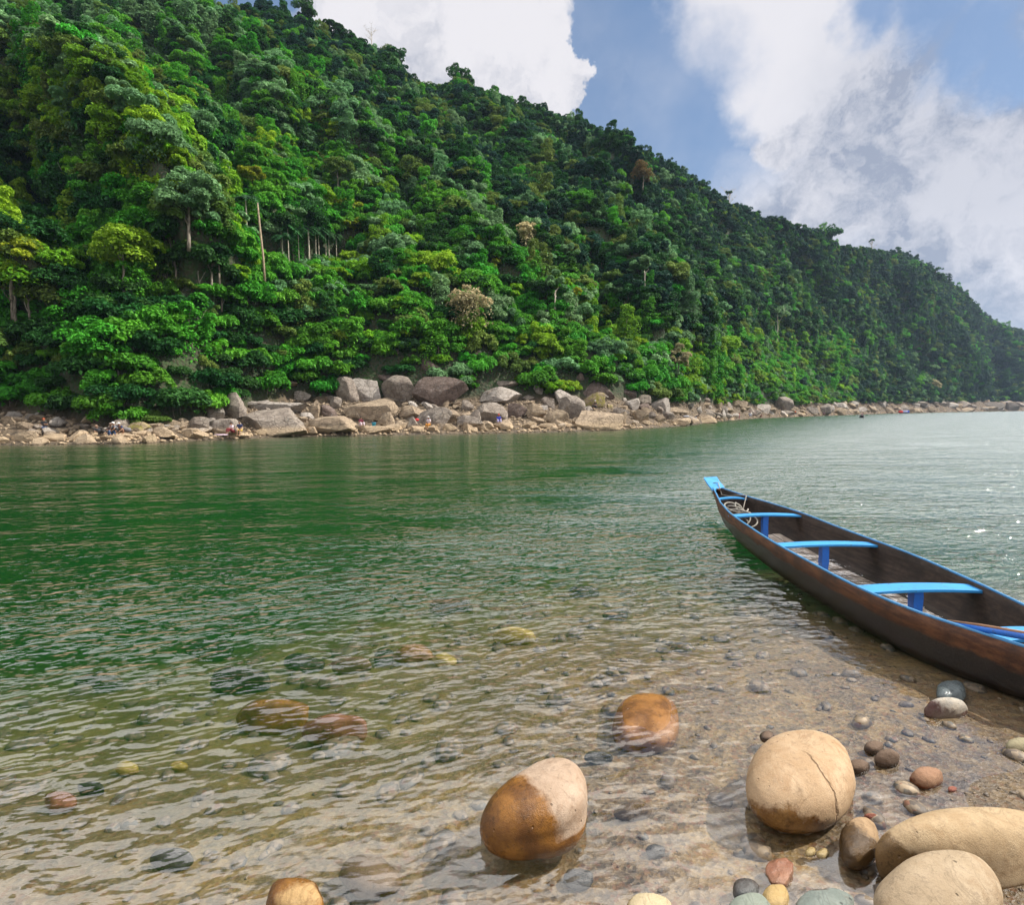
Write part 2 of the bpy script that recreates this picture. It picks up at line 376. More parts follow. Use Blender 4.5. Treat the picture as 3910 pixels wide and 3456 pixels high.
def bed_z(X, Y):
    d = shore_dist(X, Y)
    z = np.interp(d, [-60,-12,-3,-1,0,.6,1.2,2,3,4.2,6,9,14,30], [5,1.2,.32,.09,0,-.035,-.08,-.15,-.25,-.40,-.70,-1.6,-3.3,-5.0])
    n = fbm(P3(X / 1.4, Y / 1.4), 3, 21) * .05 + fbm(P3(X / .35, Y / .35), 2, 23) * .012
    return z + n * np.clip(.12 + np.abs(d) * .3, .12, 1.0) * np.where(d > 0, np.clip(1 - z * .5, 1, 2.5), 1)
gx = np.unique(np.concatenate([np.linspace(-9, 9, 300), 9 + np.geomspace(.1, 2400, 70), -9 - np.geomspace(.1, 1500, 70)]))
gy = np.unique(np.concatenate([np.linspace(-1, 12, 220), 12 + np.geomspace(.1, 2400, 70), -1 - np.geomspace(.1, 900, 50)]))
XX, YY = np.meshgrid(gx, gy, indexing='ij'); ZZ = bed_z(XX, YY)
def m_bed():
    m, t, out = newmat('river_bed'); p = t.new('ShaderNodeNewGeometry').outputs['Position']
    n = t.noise(p, 1.3, 5, .6); n2 = t.noise(p, 9, 6, .7); n3 = t.noise(p, 60, 4, .75); v = t.vor(p, 45, out='Color'); vd = t.vor(p, 45)
    c = t.mix(t.ramp(n, .35, .65), (.150, .080, .016), (.275, .168, .042))
    c = t.mix(t.ramp(n2, .44, .58, 0, .8), c, (.04, .022, .008))
    sc = t.new('ShaderNodeSeparateColor'); t.put(sc.inputs[0], v)
    grit = t.mix(sc.outputs[0], (.05, .04, .03), (.34, .26, .17)); grit = t.mix(t.ramp(sc.outputs[1], .8, .9), grit, (.20, .10, .06))
    c = t.mix(t.ramp(n3, .38, .62, .25, .75), c, grit)
    sp = t.new('ShaderNodeSeparateXYZ'); t.put(sp.inputs[0], p)
    wet = t.ramp(t.math('ADD', sp.outputs['Z'], t.math('MULTIPLY', t.math('SUBTRACT', n2, .5), .05)), .0, .035)
    under = t.ramp(sp.outputs['Z'], .0, -.03); c = t.mix(wet, t.mix(t.math('SUBTRACT', .42, t.math('MULTIPLY', under, .34)), c, (.02, .015, .01)), c)
    deep_olive = t.ramp(t.math('ADD', sp.outputs['Z'], t.math('MULTIPLY', t.math('SUBTRACT', n, .5), .3)), -.12, -.5, 0, .75); c = t.mix(deep_olive, c, t.mix(t.ramp(n, .4, .6), (.065, .052, .009), (.13, .11, .022)))  # bed colour turns olive with depth
    h = t.math('ADD', t.math('MULTIPLY', vd, .5), t.math('ADD', n3, n2))
    pbsdf(t, out, c, t.ramp(wet, 0, 1, .35, .9), t.bump(h, .6, .012)); return m
bed = obj('river_bed', mesh_np('river_bed', np.stack([XX, YY, ZZ], -1).reshape(-1, 3), grid_faces(len(gx), len(gy)), True), m_bed()); tag(bed, kind='structure')
# ------------------------------------------------------------------ water: closed body, wavy see-through surface, green volume
def m_water():
    m, t, out = newmat('river_water'); p = t.new('ShaderNodeNewGeometry').outputs['Position']
    sp = t.new('ShaderNodeSeparateXYZ'); t.put(sp.inputs[0], p)
    at = t.new('ShaderNodeAttribute', attribute_name='calm'); calm = at.outputs['Fac']   # 0 in the still shallows, 1 over open water
    ff = t.new('ShaderNodeAttribute', attribute_name='farw').outputs['Fac']
    wind = t.new('ShaderNodeAttribute', attribute_name='wind').outputs['Fac']      # the right half of the river is ruffled, the left half runs smooth
    q = t.vmath('ADD', p, t.vscale(t.vmath('SUBTRACT', t.noise(p, 1.3, 3, .5, color=True), (.5, .5, .5)), .28))
    rs = lambda v, phi, sx, sy: t.mapping(t.mapping(v, (1, 1, 1), (0, 0, R_(-phi))), (sx, sy, 1))
    a = t.noise(rs(q, 16, 1.5, 2.5), 2.9, 2, .5)       # ripples of 15-40 cm
    b = t.noise(rs(q, 8, 1.0, 2.2), 9.0, 3, .55)        # small ripples
    c = t.noise(rs(p, 10, .8, 2.3), .55, 3, .5)           # swells of 1-3 m
    fine = t.noise(t.mapping(q, (1, 1.6, 1), (0, 0, R_(-30))), 34, 3, .6)
    patch = t.ramp(t.noise(t.mapping(p, (.45, 1.0, 1), (0, 0, R_(6))), .45, 5, .65), .36, .66)
    pf = t.math('ADD', .58, t.math('MULTIPLY', patch, .7))
    h = t.math('MULTIPLY', a, .066)
    h = t.math('ADD', h, t.math('MULTIPLY', b, .0050))
    h = t.math('MULTIPLY', t.math('MULTIPLY', t.math('MULTIPLY', h, calm), pf), t.math('MULTIPLY', t.math('SUBTRACT', 1.0, t.math('MULTIPLY', ff, .55)), wind))
    h = t.math('ADD', h, t.math('MULTIPLY', t.math('MULTIPLY', c, .09), t.math('MULTIPLY', ff, pf)))
    mid = t.noise(rs(q, 14, 1, 2.0), 1.5, 3, .5)
    h = t.math('ADD', h, t.math('MULTIPLY', t.math('MULTIPLY', mid, .060), t.math('MULTIPLY', t.math('MULTIPLY', ff, pf), wind)))
    h = t.math('ADD', h, t.math('MULTIPLY', fine, .0003))
    nrm = t.bump(h, 1.0, 1.0)
    inc = t.new('ShaderNodeNewGeometry').outputs['Incoming']
    # seen low over the river only the near sides of the waves show: lean the normal towards the eye, and keep the waves from mirroring fully
    nrm = t.vmath('NORMALIZE', t.vmath('ADD', nrm, t.vscale(inc, t.math('MULTIPLY', ff, t.math('ADD', .05, t.math('MULTIPLY', t.math('SUBTRACT', wind, .62, clamp=True), .27))))))
    ct = t.math('MAXIMUM', t.math('ABSOLUTE', t.vmath('DOT_PRODUCT', nrm, inc)), t.math('MULTIPLY', ff, .05))
    F0 = .085
    fres = t.math('ADD', F0, t.math('MULTIPLY', 1 - F0, t.math('POWER', t.math('SUBTRACT', 1, ct, clamp=True), 5.0)), clamp=True)
    fres = t.math('ADD', fres, t.math('MULTIPLY', t.math('MULTIPLY', ff, .20), t.math('SUBTRACT', wind, .7, clamp=True)), clamp=True)
    gl = t.new('ShaderNodeBsdfGlossy'); t.put(gl.inputs['Roughness'], t.math('ADD', .03, t.math('MULTIPLY', t.math('POWER', ff, 2.0), .06))); gl.inputs['Color'].default_value = (1, 1, 1, 1); t.put(gl.inputs['Normal'], nrm)
    tr = t.new('ShaderNodeBsdfTransparent')
    mx = t.new('ShaderNodeMixShader'); t.put(mx.inputs[0], fres); t.l.new(tr.outputs[0], mx.inputs[1]); t.l.new(gl.outputs[0], mx.inputs[2])
    t.l.new(mx.outputs[0], out.inputs['Surface'])
    pv = t.new('ShaderNodeVolumePrincipled'); pv.inputs['Color'].default_value = (.016, .155, .034, 1); pv.inputs['Density'].default_value = .31; pv.inputs['Anisotropy'].default_value = .2
    t.l.new(pv.outputs[0], out.inputs['Volume'])
    return m
wx = np.unique(np.concatenate([np.linspace(-12, 12, 120), 12 + np.geomspace(.3, 2300, 60), -12 - np.geomspace(.3, 1400, 60)]))
wy = np.unique(np.concatenate([np.linspace(-1, 14, 90), 14 + np.geomspace(.3, 2300, 60), -1 - np.geomspace(.3, 800, 40)]))
WX, WY = np.meshgrid(wx, wy, indexing='ij'); n0, n1 = WX.shape
Vt = np.stack([WX, WY, 0 * WX], -1).reshape(-1, 3)
Ft = grid_faces(n0, n1)
Vb = Vt[[0, n1-1, (n0-1)*n1+n1-1, (n0-1)*n1]].copy(); Vb[:, 2] = -9
# perimeter ring stitched to the bottom rectangle
idx = np.arange(n0*n1).reshape(n0, n1)
ring = list(idx[:, 0]) + list(idx[-1, 1:]) + list(idx[::-1, -1][1:]) + list(idx[0, ::-1][1:-1])
Vr = Vt[ring].copy(); Vr[:, 2] = -9; base = len(Vt); nr = len(ring)
side = np.array([[ring[k], base + k, base + (k+1) % nr, ring[(k+1) % nr]] for k in range(nr)])
wm = bpy.data.meshes.new('river'); Vall = np.vstack([Vt, Vr])
faces = [tuple(int(i) for i in f) for f in np.vstack([Ft, side])] + [tuple(range(base, base + nr))[::-1]]
wm.from_pydata([tuple(v) for v in Vall.tolist()], [], faces); wm.update()
bmw = bmesh.new(); bmw.from_mesh(wm); bmesh.ops.recalc_face_normals(bmw, faces=bmw.faces[:]); bmw.to_mesh(wm); bmw.free()
sd = shore_dist(Vall[:, 0], Vall[:, 1])
calmv = np.interp(sd, [-1, .1, .8, 1.6, 2.6, 4.5, 9], [.0, .05, .12, .35, .75, 1.0, 1.0])
farv = np.interp(np.hypot(Vall[:, 0], Vall[:, 1]), [0, 6, 14, 40], [.05, .15, .7, 1.0])
wl_ = Vall[:, 0] - (-2.6 + (Vall[:, 1] - 8) * .52); windv = np.interp(wl_ / np.maximum(1, Vall[:, 1] * .12), [-3, 0, 2.5], [.45, .90, 1.75]); windv = np.where(Vall[:, 1] < 6, 1.0 + (windv - 1.0) * np.clip((Vall[:, 1] - 3.5) / 2.5, 0, 1), windv)
for nm, vv in (('calm', calmv), ('farw', farv), ('wind', windv)):
    aa = wm.attributes.new(nm, 'FLOAT', 'POINT'); aa.data.foreach_set('value', vv.astype(np.float32))
river = obj('river', wm, m_water()); tag(river, kind='structure')
# ------------------------------------------------------------------ air
def haze():
    m, t, out = newmat('haze_air'); pv = t.new('ShaderNodeVolumePrincipled'); pv.inputs['Color'].default_value = (.55, .72, 1.0, 1); pv.inputs['Density'].default_value = .00010; pv.inputs['Anisotropy'].default_value = .1
    t.l.new(pv.outputs[0], out.inputs['Volume'])
    mb = MB(); x0, x1, y0, y1, z0, z1 = -1600, 2500, -1000, 2500, -10.5, 260
    mb.box(((x0+x1)/2, (y0+y1)/2, (z0+z1)/2), (x1-x0, y1-y0, z1-z0)); o = obj('haze', mb.mesh('haze'), m); tag(o, kind='stuff'); return o
HAZE = haze()
def crop(ox, oy, sc, L): return [(ox + a / sc, oy + b / sc, ox + c / sc, oy + d / sc, t) for a, b, c, d, t in L]
g, p_, d_, t_, mo = 'grey', 'pale', 'dark', 'tan', 'moss'
ROCKS = crop(900, 1300, 2.044, [(90,490,580,750,g),(70,460,560,570,p_),(440,395,562,480,p_),(320,335,455,380,t_),(778,255,955,475,g),(865,305,1135,480,p_),(1100,232,1340,350,d_),(1140,285,1365,500,g),
  (1365,290,1780,520,d_),(1390,145,1600,275,d_),(755,460,1225,625,t_),(710,445,810,535,g),(565,600,935,738,t_),(645,505,780,610,d_),(1235,510,1490,615,t_),(1115,562,1245,680,t_),(1250,625,1335,690,t_),(1335,605,1425,692,g),
  (1420,530,1680,670,g),(1590,520,1760,645,t_),(950,660,1215,730,t_),(1160,660,1290,717,t_),(1370,660,1480,717,t_),(1475,660,1595,716,t_),(1610,655,1735,713,t_),(1720,590,1920,690,g),(1870,630,2010,708,t_),(1800,675,1895,712,t_),
  (1760,470,1850,552,g),(1890,490,2080,605,g),(1930,380,2090,490,g),(620,405,760,478,g),(545,470,640,612,t_),(885,693,950,727,t_),(550,680,640,742,t_),(1335,475,1410,522,p_),(1450,490,1530,547,p_),(1500,500,1575,540,g),
  (1150,440,1220,502,t_),(1750,560,1840,600,t_),(1600,470,1660,520,t_)])
ROCKS += crop(1800, 1300, 2.044, [(50,480,320,645,g),(140,313,350,370,g),(80,370,380,505,p_),(390,420,492,467,g),(410,465,505,517,t_),(290,490,430,612,d_),(430,500,570,612,t_),(470,360,578,430,p_),(548,445,655,532,g),
  (660,390,790,510,p_),(670,440,875,622,g),(575,548,750,682,t_),(180,622,345,702,t_),(30,630,165,702,t_),(380,632,505,690,t_),(520,648,680,688,t_),(700,645,815,680,t_),(455,600,560,655,t_),(-20,550,80,655,g),
  (835,528,1180,697,t_),(830,320,1100,460,d_),(865,415,1050,535,mo),(1180,365,1305,452,d_),(1200,448,1320,543,p_),(1290,425,1400,505,g),(1310,480,1410,565,d_),(1405,433,1570,570,p_),(1105,525,1235,605,g),(1265,548,1390,642,t_),
  (1235,540,1300,602,t_),(1330,525,1400,592,t_),(1520,528,1690,582,t_),(1500,560,1580,627,g),(1430,585,1510,647,t_),(1620,588,1790,660,g),(1550,600,1700,662,t_),(1230,628,1305,665,p_),(1320,628,1395,661,t_),(1730,412,1790,472,p_),
  (1790,442,1860,492,g),(1700,590,1920,650,t_),(1800,540,1900,605,g),(1905,530,1970,585,t_),(1140,560,1215,645,t_),(790,590,860,655,t_),(850,470,920,522,p_),(880,515,945,562,p_),(1060,490,1110,533,mo),(1160,500,1230,547,t_),(820,265,890,330,d_),(1380,560,1440,610,g),(1970,470,2044,540,g)])
ROCKS += crop(2700, 1300, 1.689, [(160,385,265,432,t_),(320,400,430,472,p_),(430,368,550,457,g),(465,455,560,497,g),(560,470,640,498,t_),(700,410,800,475,g),(790,440,900,487,t_),(820,405,900,442,p_),(905,380,975,430,g),(1030,420,1090,462,t_),(1130,430,1200,472,t_),
  (1240,415,1310,462,g),(1290,440,1380,470,t_),(1400,425,1470,466,t_),(1480,388,1560,420,g),(1540,400,1620,437,p_),(1600,392,1700,440,g),(1620,430,1720,463,t_),(1740,425,1885,464,t_),(1790,390,1930,457,g),(1925,400,2015,456,g),(230,440,330,475,d_),(640,430,720,478,g),(910,445,985,480,t_),(1340,395,1420,430,g)])
ROCKS += crop(0, 1300, 2.044, [(1565,485,1730,625,p_),(1720,415,1940,625,g),(1905,465,2080,545,p_),(1460,600,1620,712,g),(1615,620,1890,750,g),(1690,705,1935,757,t_),(1350,692,1610,760,t_),(1150,680,1360,762,t_),(795,722,1090,775,t_),
  (310,728,530,790,t_),(70,710,310,797,t_),(-40,742,80,806,t_),(400,688,510,732,t_),(990,645,1170,722,mo),(580,750,800,778,t_),(1100,640,1300,702,t_),(1290,632,1460,700,t_),(560,655,700,690,g),(690,655,800,700,t_),(120,640,250,690,t_),(250,660,350,700,g),(20,600,180,650,t_)])
RBOX = np.array([r[:4] for r in ROCKS])
def over_rock(x, y, rad):
    """would a bush of this many pixels at this pixel cover a boulder?"""
    h = RBOX[:, 3] - RBOX[:, 1]
    return bool(np.any((x > RBOX[:, 0] - rad * .45) & (x < RBOX[:, 2] + rad * .45) & (y > RBOX[:, 1] + .4 * h) & (y - 1.0 * rad < RBOX[:, 3] - 4)))
# ------------------------------------------------------------------ foliage
def leaf_cloud(C, N, size, rng, aspect=.55, fold=.18):
    """one folded four-point leaf per centre C with normal N"""
    n = len(C); N = N / (np.linalg.norm(N, axis=1, keepdims=True) + 1e-9)
    a = np.cross(N, rng.normal(size=(n, 3))); a /= np.linalg.norm(a, axis=1, keepdims=True) + 1e-9
    # leaves hang: let the long axis lean down
    a[:, 2] -= .35; a -= N * (a * N).sum(1, keepdims=True); a /= np.linalg.norm(a, axis=1, keepdims=True) + 1e-9
    b = np.cross(N, a); s = (size * rng.uniform(.6, 1.35, n))[:, None]
    p0 = C - a * s * .5; p2 = C + a * s * .5 - N * s * .12
    p1 = C + b * s * aspect * .5 + N * s * fold; p3 = C - b * s * aspect * .5 + N * s * fold
    V = np.stack([p0, p1, p2, p3], 1).reshape(-1, 3); Fc = np.arange(4 * n).reshape(-1, 4)
    return V, Fc
def crown_mesh(name, R, H, lobes, n, size, seed, mat, flat=.6, top=None, sparse=0.0, drape=0.0):
    """crown of leaf clumps: lobes spread over an uneven ellipsoid, leaves on the shell of each lobe"""
    rng = np.random.default_rng(seed)
    th = rng.uniform(0, 2*np.pi, lobes); ct = rng.uniform(-.7, 1, lobes); st = np.sqrt(1 - ct**2)
    k = rng.uniform(.35, .95, lobes)
    LC = np.stack([np.cos(th)*st*R*k, np.sin(th)*st*R*k, H*.45 + ct*H*.5*k], 1)
    LR = R * rng.uniform(.17, .46, lobes) * (1.1 - .35 * k)
    which = rng.choice(lobes, n, p=LR**2 / (LR**2).sum())
    d = rng.normal(size=(n, 3)); d[:, 2] = np.abs(d[:, 2]) * 1.0 - .25; d /= np.linalg.norm(d, axis=1, keepdims=True)
    rr = rng.uniform(.78, 1.08, n)[:, None]
    # layered sprays: pull leaves towards a few shelves inside every lobe
    lay = d.copy(); lay[:, 2] = np.round(d[:, 2] * 3.5 + rng.uniform(-.22, .22, n)) / 3.5
    d2 = d * (1 - flat) + lay * flat
    C = LC[which] + d2 * LR[which][:, None] * rr * np.array([1, 1, .8])
    if drape > 0:
        m = rng.uniform(size=n) < drape; C[m, 2] -= rng.uniform(0, 1, m.sum()) ** 1.5 * H * .75
        ctr = C[m, :2]; nn = np.linalg.norm(ctr, axis=1, keepdims=True) + 1e-6; C[m, :2] = ctr / nn * np.maximum(nn, R * .55) 
    N = d * .55 + np.array([0, 0, .65]) + rng.normal(size=(n, 3)) * .33
    V, Fc = leaf_cloud(C, N, size, rng)
    me = mesh_np(name, V, Fc)
    at = me.attributes.new('leafv', 'FLOAT', 'FACE')
    lv = rng.uniform(0, 1, lobes)[which] * .6 + rng.uniform(0, 1, n) * .4
    if top is not None: lv = np.where((d[:, 2] > .35) & (rng.uniform(size=n) < top), 1.0, lv * .35)
    at.data.foreach_set('value', lv[:len(me.polygons)].astype(np.float32)); me.materials.append(mat)
    return me
def trunk_mesh(name, H, r, seed, limbs=4, mat=None, spread=.5, bend=.25, base=.0, bare=False):
    rnd = random.Random(seed); mb = MB(); pts = []; x = y = 0
    for i in range(6): pts.append((x, y, base + H * i / 5)); x += rnd.uniform(-bend, bend) * H * .08; y += rnd.uniform(-bend, bend) * H * .08
    mb.tube(pts, [r * (1 - .13 * i) for i in range(6)], 7)
    for k in range(limbs):
        f = rnd.uniform(.4, .95); i = min(4, int(f * 5)); p = Vector(pts[i]).lerp(Vector(pts[i+1]), f * 5 - i); a = rnd.uniform(0, 6.28); L = H * rnd.uniform(.25, .5)
        q = [p]; dirv = Vector((math.cos(a) * spread, math.sin(a) * spread, .8)).normalized()
        for s in range(3):
            q.append(q[-1] + dirv * L / 3); dirv = (dirv + Vector((rnd.uniform(-.3, .3), rnd.uniform(-.3, .3), rnd.uniform(-.1, .2)))).normalized()
        rr = r * .5 * (1 - f * .4); mb.tube(q, [rr, rr * .7, rr * .5, rr * .25], 5)
        if bare:
            for s in (1, 2, 3):
                for e in range(3):
                    w = q[s] + Vector((rnd.uniform(-1, 1), rnd.uniform(-1, 1), rnd.uniform(.1, .9))).normalized() * L * .28
                    mb.tube([q[s], w, w + Vector((rnd.uniform(-.2, .2), rnd.uniform(-.2, .2), .15)) * L * .5], [rr * .4, rr * .25, rr * .1], 4)
    me = mb.mesh(name, True); me.materials.append(mat or BARK); return me
KEYS = ['vivid', 'deep', 'blue', 'olive', 'lime', 'silver']
CR = {}                      # (key, shape) -> crown mesh ; shape 0 round, 1 tall, 2 spreading, 3 bush, 4 creeper column
SH = [dict(R=3.0, H=5.2, lobes=34, n=4600, size=.38), dict(R=2.3, H=7.0, lobes=26, n=4600, size=.38, drape=.35), dict(R=3.7, H=3.8, lobes=30, n=4600, size=.42),
      dict(R=2.1, H=2.2, lobes=15, n=2300, size=.34), dict(R=2.0, H=7.5, lobes=22, n=4600, size=.32, drape=.6)]
for i, k in enumerate(KEYS):
    for s, kw in enumerate(SH): CR[k, s] = crown_mesh('crown', seed=100 + i * 7 + s, mat=LEAF[k], **kw)
TR = [trunk_mesh('trunk', h, r, 30 + i, base=-3.2) for i, (h, r) in enumerate([(5.6, .20), (7.0, .17), (5.0, .22), (3.6, .10), (6.5, .15)])]
# region rules, in photo pixels of the tree's foot
rng = np.random.default_rng(7)
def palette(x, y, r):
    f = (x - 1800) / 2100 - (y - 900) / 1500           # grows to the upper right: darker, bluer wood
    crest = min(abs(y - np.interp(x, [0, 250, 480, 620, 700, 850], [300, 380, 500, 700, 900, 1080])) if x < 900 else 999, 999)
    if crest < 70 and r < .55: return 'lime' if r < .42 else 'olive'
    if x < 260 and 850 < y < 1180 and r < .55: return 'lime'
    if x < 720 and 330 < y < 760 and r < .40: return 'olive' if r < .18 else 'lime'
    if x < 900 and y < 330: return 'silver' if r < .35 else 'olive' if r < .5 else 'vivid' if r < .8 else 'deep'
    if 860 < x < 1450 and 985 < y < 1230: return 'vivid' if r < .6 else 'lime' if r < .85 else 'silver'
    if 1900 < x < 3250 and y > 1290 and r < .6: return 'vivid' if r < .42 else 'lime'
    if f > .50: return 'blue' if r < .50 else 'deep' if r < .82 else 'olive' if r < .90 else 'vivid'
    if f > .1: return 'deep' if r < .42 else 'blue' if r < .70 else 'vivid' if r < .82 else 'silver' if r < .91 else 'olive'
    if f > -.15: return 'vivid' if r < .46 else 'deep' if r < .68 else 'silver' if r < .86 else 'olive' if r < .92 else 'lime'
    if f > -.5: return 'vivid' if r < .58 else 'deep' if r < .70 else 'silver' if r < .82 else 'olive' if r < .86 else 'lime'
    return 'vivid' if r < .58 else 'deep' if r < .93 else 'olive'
KI = {k: i for i, k in enumerate(KEYS)}
CELLA = np.linalg.norm(np.cross(G[1:, :-1] - G[:-1, :-1], G[:-1, 1:] - G[:-1, :-1]), axis=2); CC = (G[:-1, :-1] + G[1:, 1:]) / 2; CFAR = 1 + np.clip(np.hypot(CC[..., 0], CC[..., 1]) - 200, 0, None) / 750.
def scatter(space, over, seed, tlo, thi, shapes, smin, smax, sink, gate=None, near=0.0):
    """points spread over the terrain, about one per space*space metres, thinner and larger far away"""
    rg = np.random.default_rng(seed); tm = (T[1:] + T[:-1]) / 2; okc = ((tm > tlo) & (tm < thi))[None, :] & (((U[1:] + U[:-1]) / 2 > -700) & ((U[1:] + U[:-1]) / 2 < 5200))[:, None]
    dens = np.where(np.hypot(CC[..., 0], CC[..., 1]) < 110, 1.0, 1 - near)
    W = (CELLA / (space * CFAR) ** 2 * okc * dens).ravel(); n_try = int(W.sum() * over); pick = rg.choice(len(W), n_try, p=W / W.sum()); iu, it = np.unravel_index(pick, CELLA.shape)
    uu = U[iu] + (U[iu + 1] - U[iu]) * rg.uniform(size=n_try); tt = T[it] + (T[it + 1] - T[it]) * rg.uniform(size=n_try); P = S(uu, tt); FR = CFAR[iu, it]
    cell = {}; out = []; Pl = P.tolist()
    for i in range(n_try):
        sp = space * FR[i] * .82; x, y, z = Pl[i]; q8 = space * 1.0
        c = (int(x // q8), int(y // q8)); r_ = int(math.ceil(sp / q8)); ok = True
        for a in range(-r_, r_ + 1):
            for b in range(-r_, r_ + 1):
                for q in cell.get((c[0]+a, c[1]+b), ()):
                    if (q[0]-x)**2 + (q[1]-y)**2 + (q[2]-z)**2 < sp*sp: ok = False; break
                if not ok: break
            if not ok: break
        if not ok: continue
        if gate is not None and not gate(uu[i], tt[i], P[i], rg): continue
        cell.setdefault(c, []).append((x, y, z)); far = FR[i]
        s = rg.uniform(smin, smax) * far
        out.append((x, y, z - sink * s, rg.choice(shapes), s, rg.uniform(0, 6.28), uu[i], tt[i]))
    return out
planI = lambda u: float(np.interp(u, U, plan))
def g_tree(u, t, p, r):
    d = t * planI(u)
    if d < float(DVf(u)) + 4: return False
    x, y = J(p)
    if u > 870 and d < 38 and over_rock(float(x), float(y), 3.0 * 2100 / max(p[1], 30)): return False
    if 860 < x < 1420 and 905 < y < 1140: return False        # palm grove and the open creeper meadow below it
    return True
def g_bush(u, t, p, r):
    qx, qy = J(p)
    if 940 < qx < 1330 and 905 < qy < 1000: return False
    d = t * planI(u); dvv = float(DVf(u))
    if p[1] < 400 and d < 32 and u > 870:
        qx, qy = J(p)
        if over_rock(float(qx), float(qy), 1.9 * 2100 / max(p[1], 30)): return False
    if d < dvv * (.93 if u > 900 else 1) - .3: return False
    x, y = J(p)
    return True
trees = scatter(3.9, 3.0, 3, .03, 1.02, [0, 0, 0, 1, 1, 2, 4, 4], .62, 1.15, 1.3, g_tree)
bushes = scatter(1.9, 2.6, 4, .0, 1.03, [3], .60, 1.45, .25, g_bush, .45)
print('trees', len(trees), 'bushes', len(bushes))
def assign(L):
    A = []
    for (x, y, z, sh, s, rz, u, t) in L:
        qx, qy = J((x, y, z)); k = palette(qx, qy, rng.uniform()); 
        dist = math.sqrt(x*x + y*y + (z-2)**2)
        A.append((x, y, z, int(sh), s, rz, k, float(qx), float(qy), dist))
    return A
trees = assign(trees); bushes = assign(bushes)
inframe = lambda a, m=60: -m < a[7] < 3910 + m and a[8] > -m and a[8] < 1700
vis = [a for a in trees if inframe(a, 0)]
vis.sort(key=lambda a: a[9] / a[4]); IND = vis[:232]; indset = set(id(a) for a in IND)
rest = [a for a in trees if id(a) not in indset]
bv = [a for a in bushes if inframe(a, 0) and a[9] < 85]; bv.sort(key=lambda a: a[9] / a[4]); BIND = bv[:60]; bset = set(id(a) for a in BIND)
brest = [a for a in bushes if id(a) not in bset]
# one mass for all that cannot be counted: instances of the crowns on points
FCOL = bpy.data.collections.new('crown_kinds')
for i, k in enumerate(KEYS):
    for s in range(5):
        o = bpy.data.objects.new('k%02d%d' % (i, s), CR[k, s]); FCOL.objects.link(o)
def mass(name, L, label, cat):
    P = np.array([a[:3] for a in L]); me = bpy.data.meshes.new(name); me.vertices.add(len(P)); me.vertices.foreach_set('co', P.astype(np.float32).ravel())
    def at(nm, typ, vals, key='value'):
        q = me.attributes.new(nm, typ, 'POINT'); q.data.foreach_set(key, vals)
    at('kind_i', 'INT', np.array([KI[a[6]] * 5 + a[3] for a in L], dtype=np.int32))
    rr = np.random.default_rng(5)
    at('rot', 'FLOAT_VECTOR', np.array([(rr.uniform(-.12, .12), rr.uniform(-.12, .12), a[5]) for a in L], dtype=np.float32).ravel(), 'vector')
    at('sc', 'FLOAT_VECTOR', np.array([(a[4] * rr.uniform(.85, 1.15), a[4] * rr.uniform(.85, 1.15), a[4] * rr.uniform(.8, 1.25)) for a in L], dtype=np.float32).ravel(), 'vector')
    o = obj(name, me); ng = bpy.data.node_groups.new(name, 'GeometryNodeTree')
    ng.interface.new_socket('Geometry', in_out='INPUT', socket_type='NodeSocketGeometry'); ng.interface.new_socket('Geometry', in_out='OUTPUT', socket_type='NodeSocketGeometry')
    N = ng.nodes; K = ng.links; gi = N.new('NodeGroupInput'); go = N.new('NodeGroupOutput')
    ip = N.new('GeometryNodeInstanceOnPoints'); ci = N.new('GeometryNodeCollectionInfo'); ci.inputs['Collection'].default_value = FCOL
    ci.inputs['Separate Children'].default_value = True; ci.inputs['Reset Children'].default_value = True
    mp = N.new('GeometryNodeMeshToPoints'); K.new(gi.outputs[0], mp.inputs[0]); K.new(mp.outputs[0], ip.inputs['Points']); K.new(ci.outputs[0], ip.inputs['Instance'])
    ip.inputs['Pick Instance'].default_value = True
    def na(nm, typ):
        q = N.new('GeometryNodeInputNamedAttribute'); q.data_type = typ; q.inputs[0].default_value = nm; return q.outputs[0]
    K.new(na('kind_i', 'INT'), ip.inputs['Instance Index'])
    er = N.new('FunctionNodeEulerToRotation'); K.new(na('rot', 'FLOAT_VECTOR'), er.inputs[0]); K.new(er.outputs[0], ip.inputs['Rotation']); K.new(na('sc', 'FLOAT_VECTOR'), ip.inputs['Scale'])
    K.new(ip.outputs[0], go.inputs[0]); md = o.modifiers.new('spread', 'NODES'); md.node_group = ng
    return tag(o, label, cat, kind='stuff')
mass('forest', rest, 'dense green jungle covering the hillside across the river up to the ridge', 'forest')
mass('undergrowth', brest, 'low leafy bushes and creepers covering the soil between the hillside trees', 'undergrowth')
WORDS = {'vivid': 'bright green', 'deep': 'dark green', 'blue': 'bluish green', 'olive': 'olive green', 'lime': 'yellow green', 'silver': 'grey green'}
SHW = ['round trees', 'tall creeper-hung trees', 'spreading trees', 'bushes', 'creeper columns']
def side(x): return 'left' if x < 1300 else 'middle' if x < 2450 else 'right'
def height(y): return 'low on the' if y > 1330 else 'midway up the' if y > 950 else 'high up the'
TNAME = ['broadleaf_tree', 'creeper_tree', 'spreading_tree', 'bush', 'vine_clad_tree']
ORD = ['first', 'second', 'third', 'fourth', 'fifth', 'sixth', 'seventh', 'eighth', 'ninth', 'tenth', 'eleventh', 'twelfth', 'thirteenth', 'fourteenth', 'fifteenth', 'sixteenth', 'seventeenth', 'eighteenth', 'nineteenth', 'twentieth'] + ['%d' % i + ('st' if i % 10 == 1 else 'nd' if i % 10 == 2 else 'rd' if i % 10 == 3 else 'th') for i in range(21, 90)]
CLS = {}
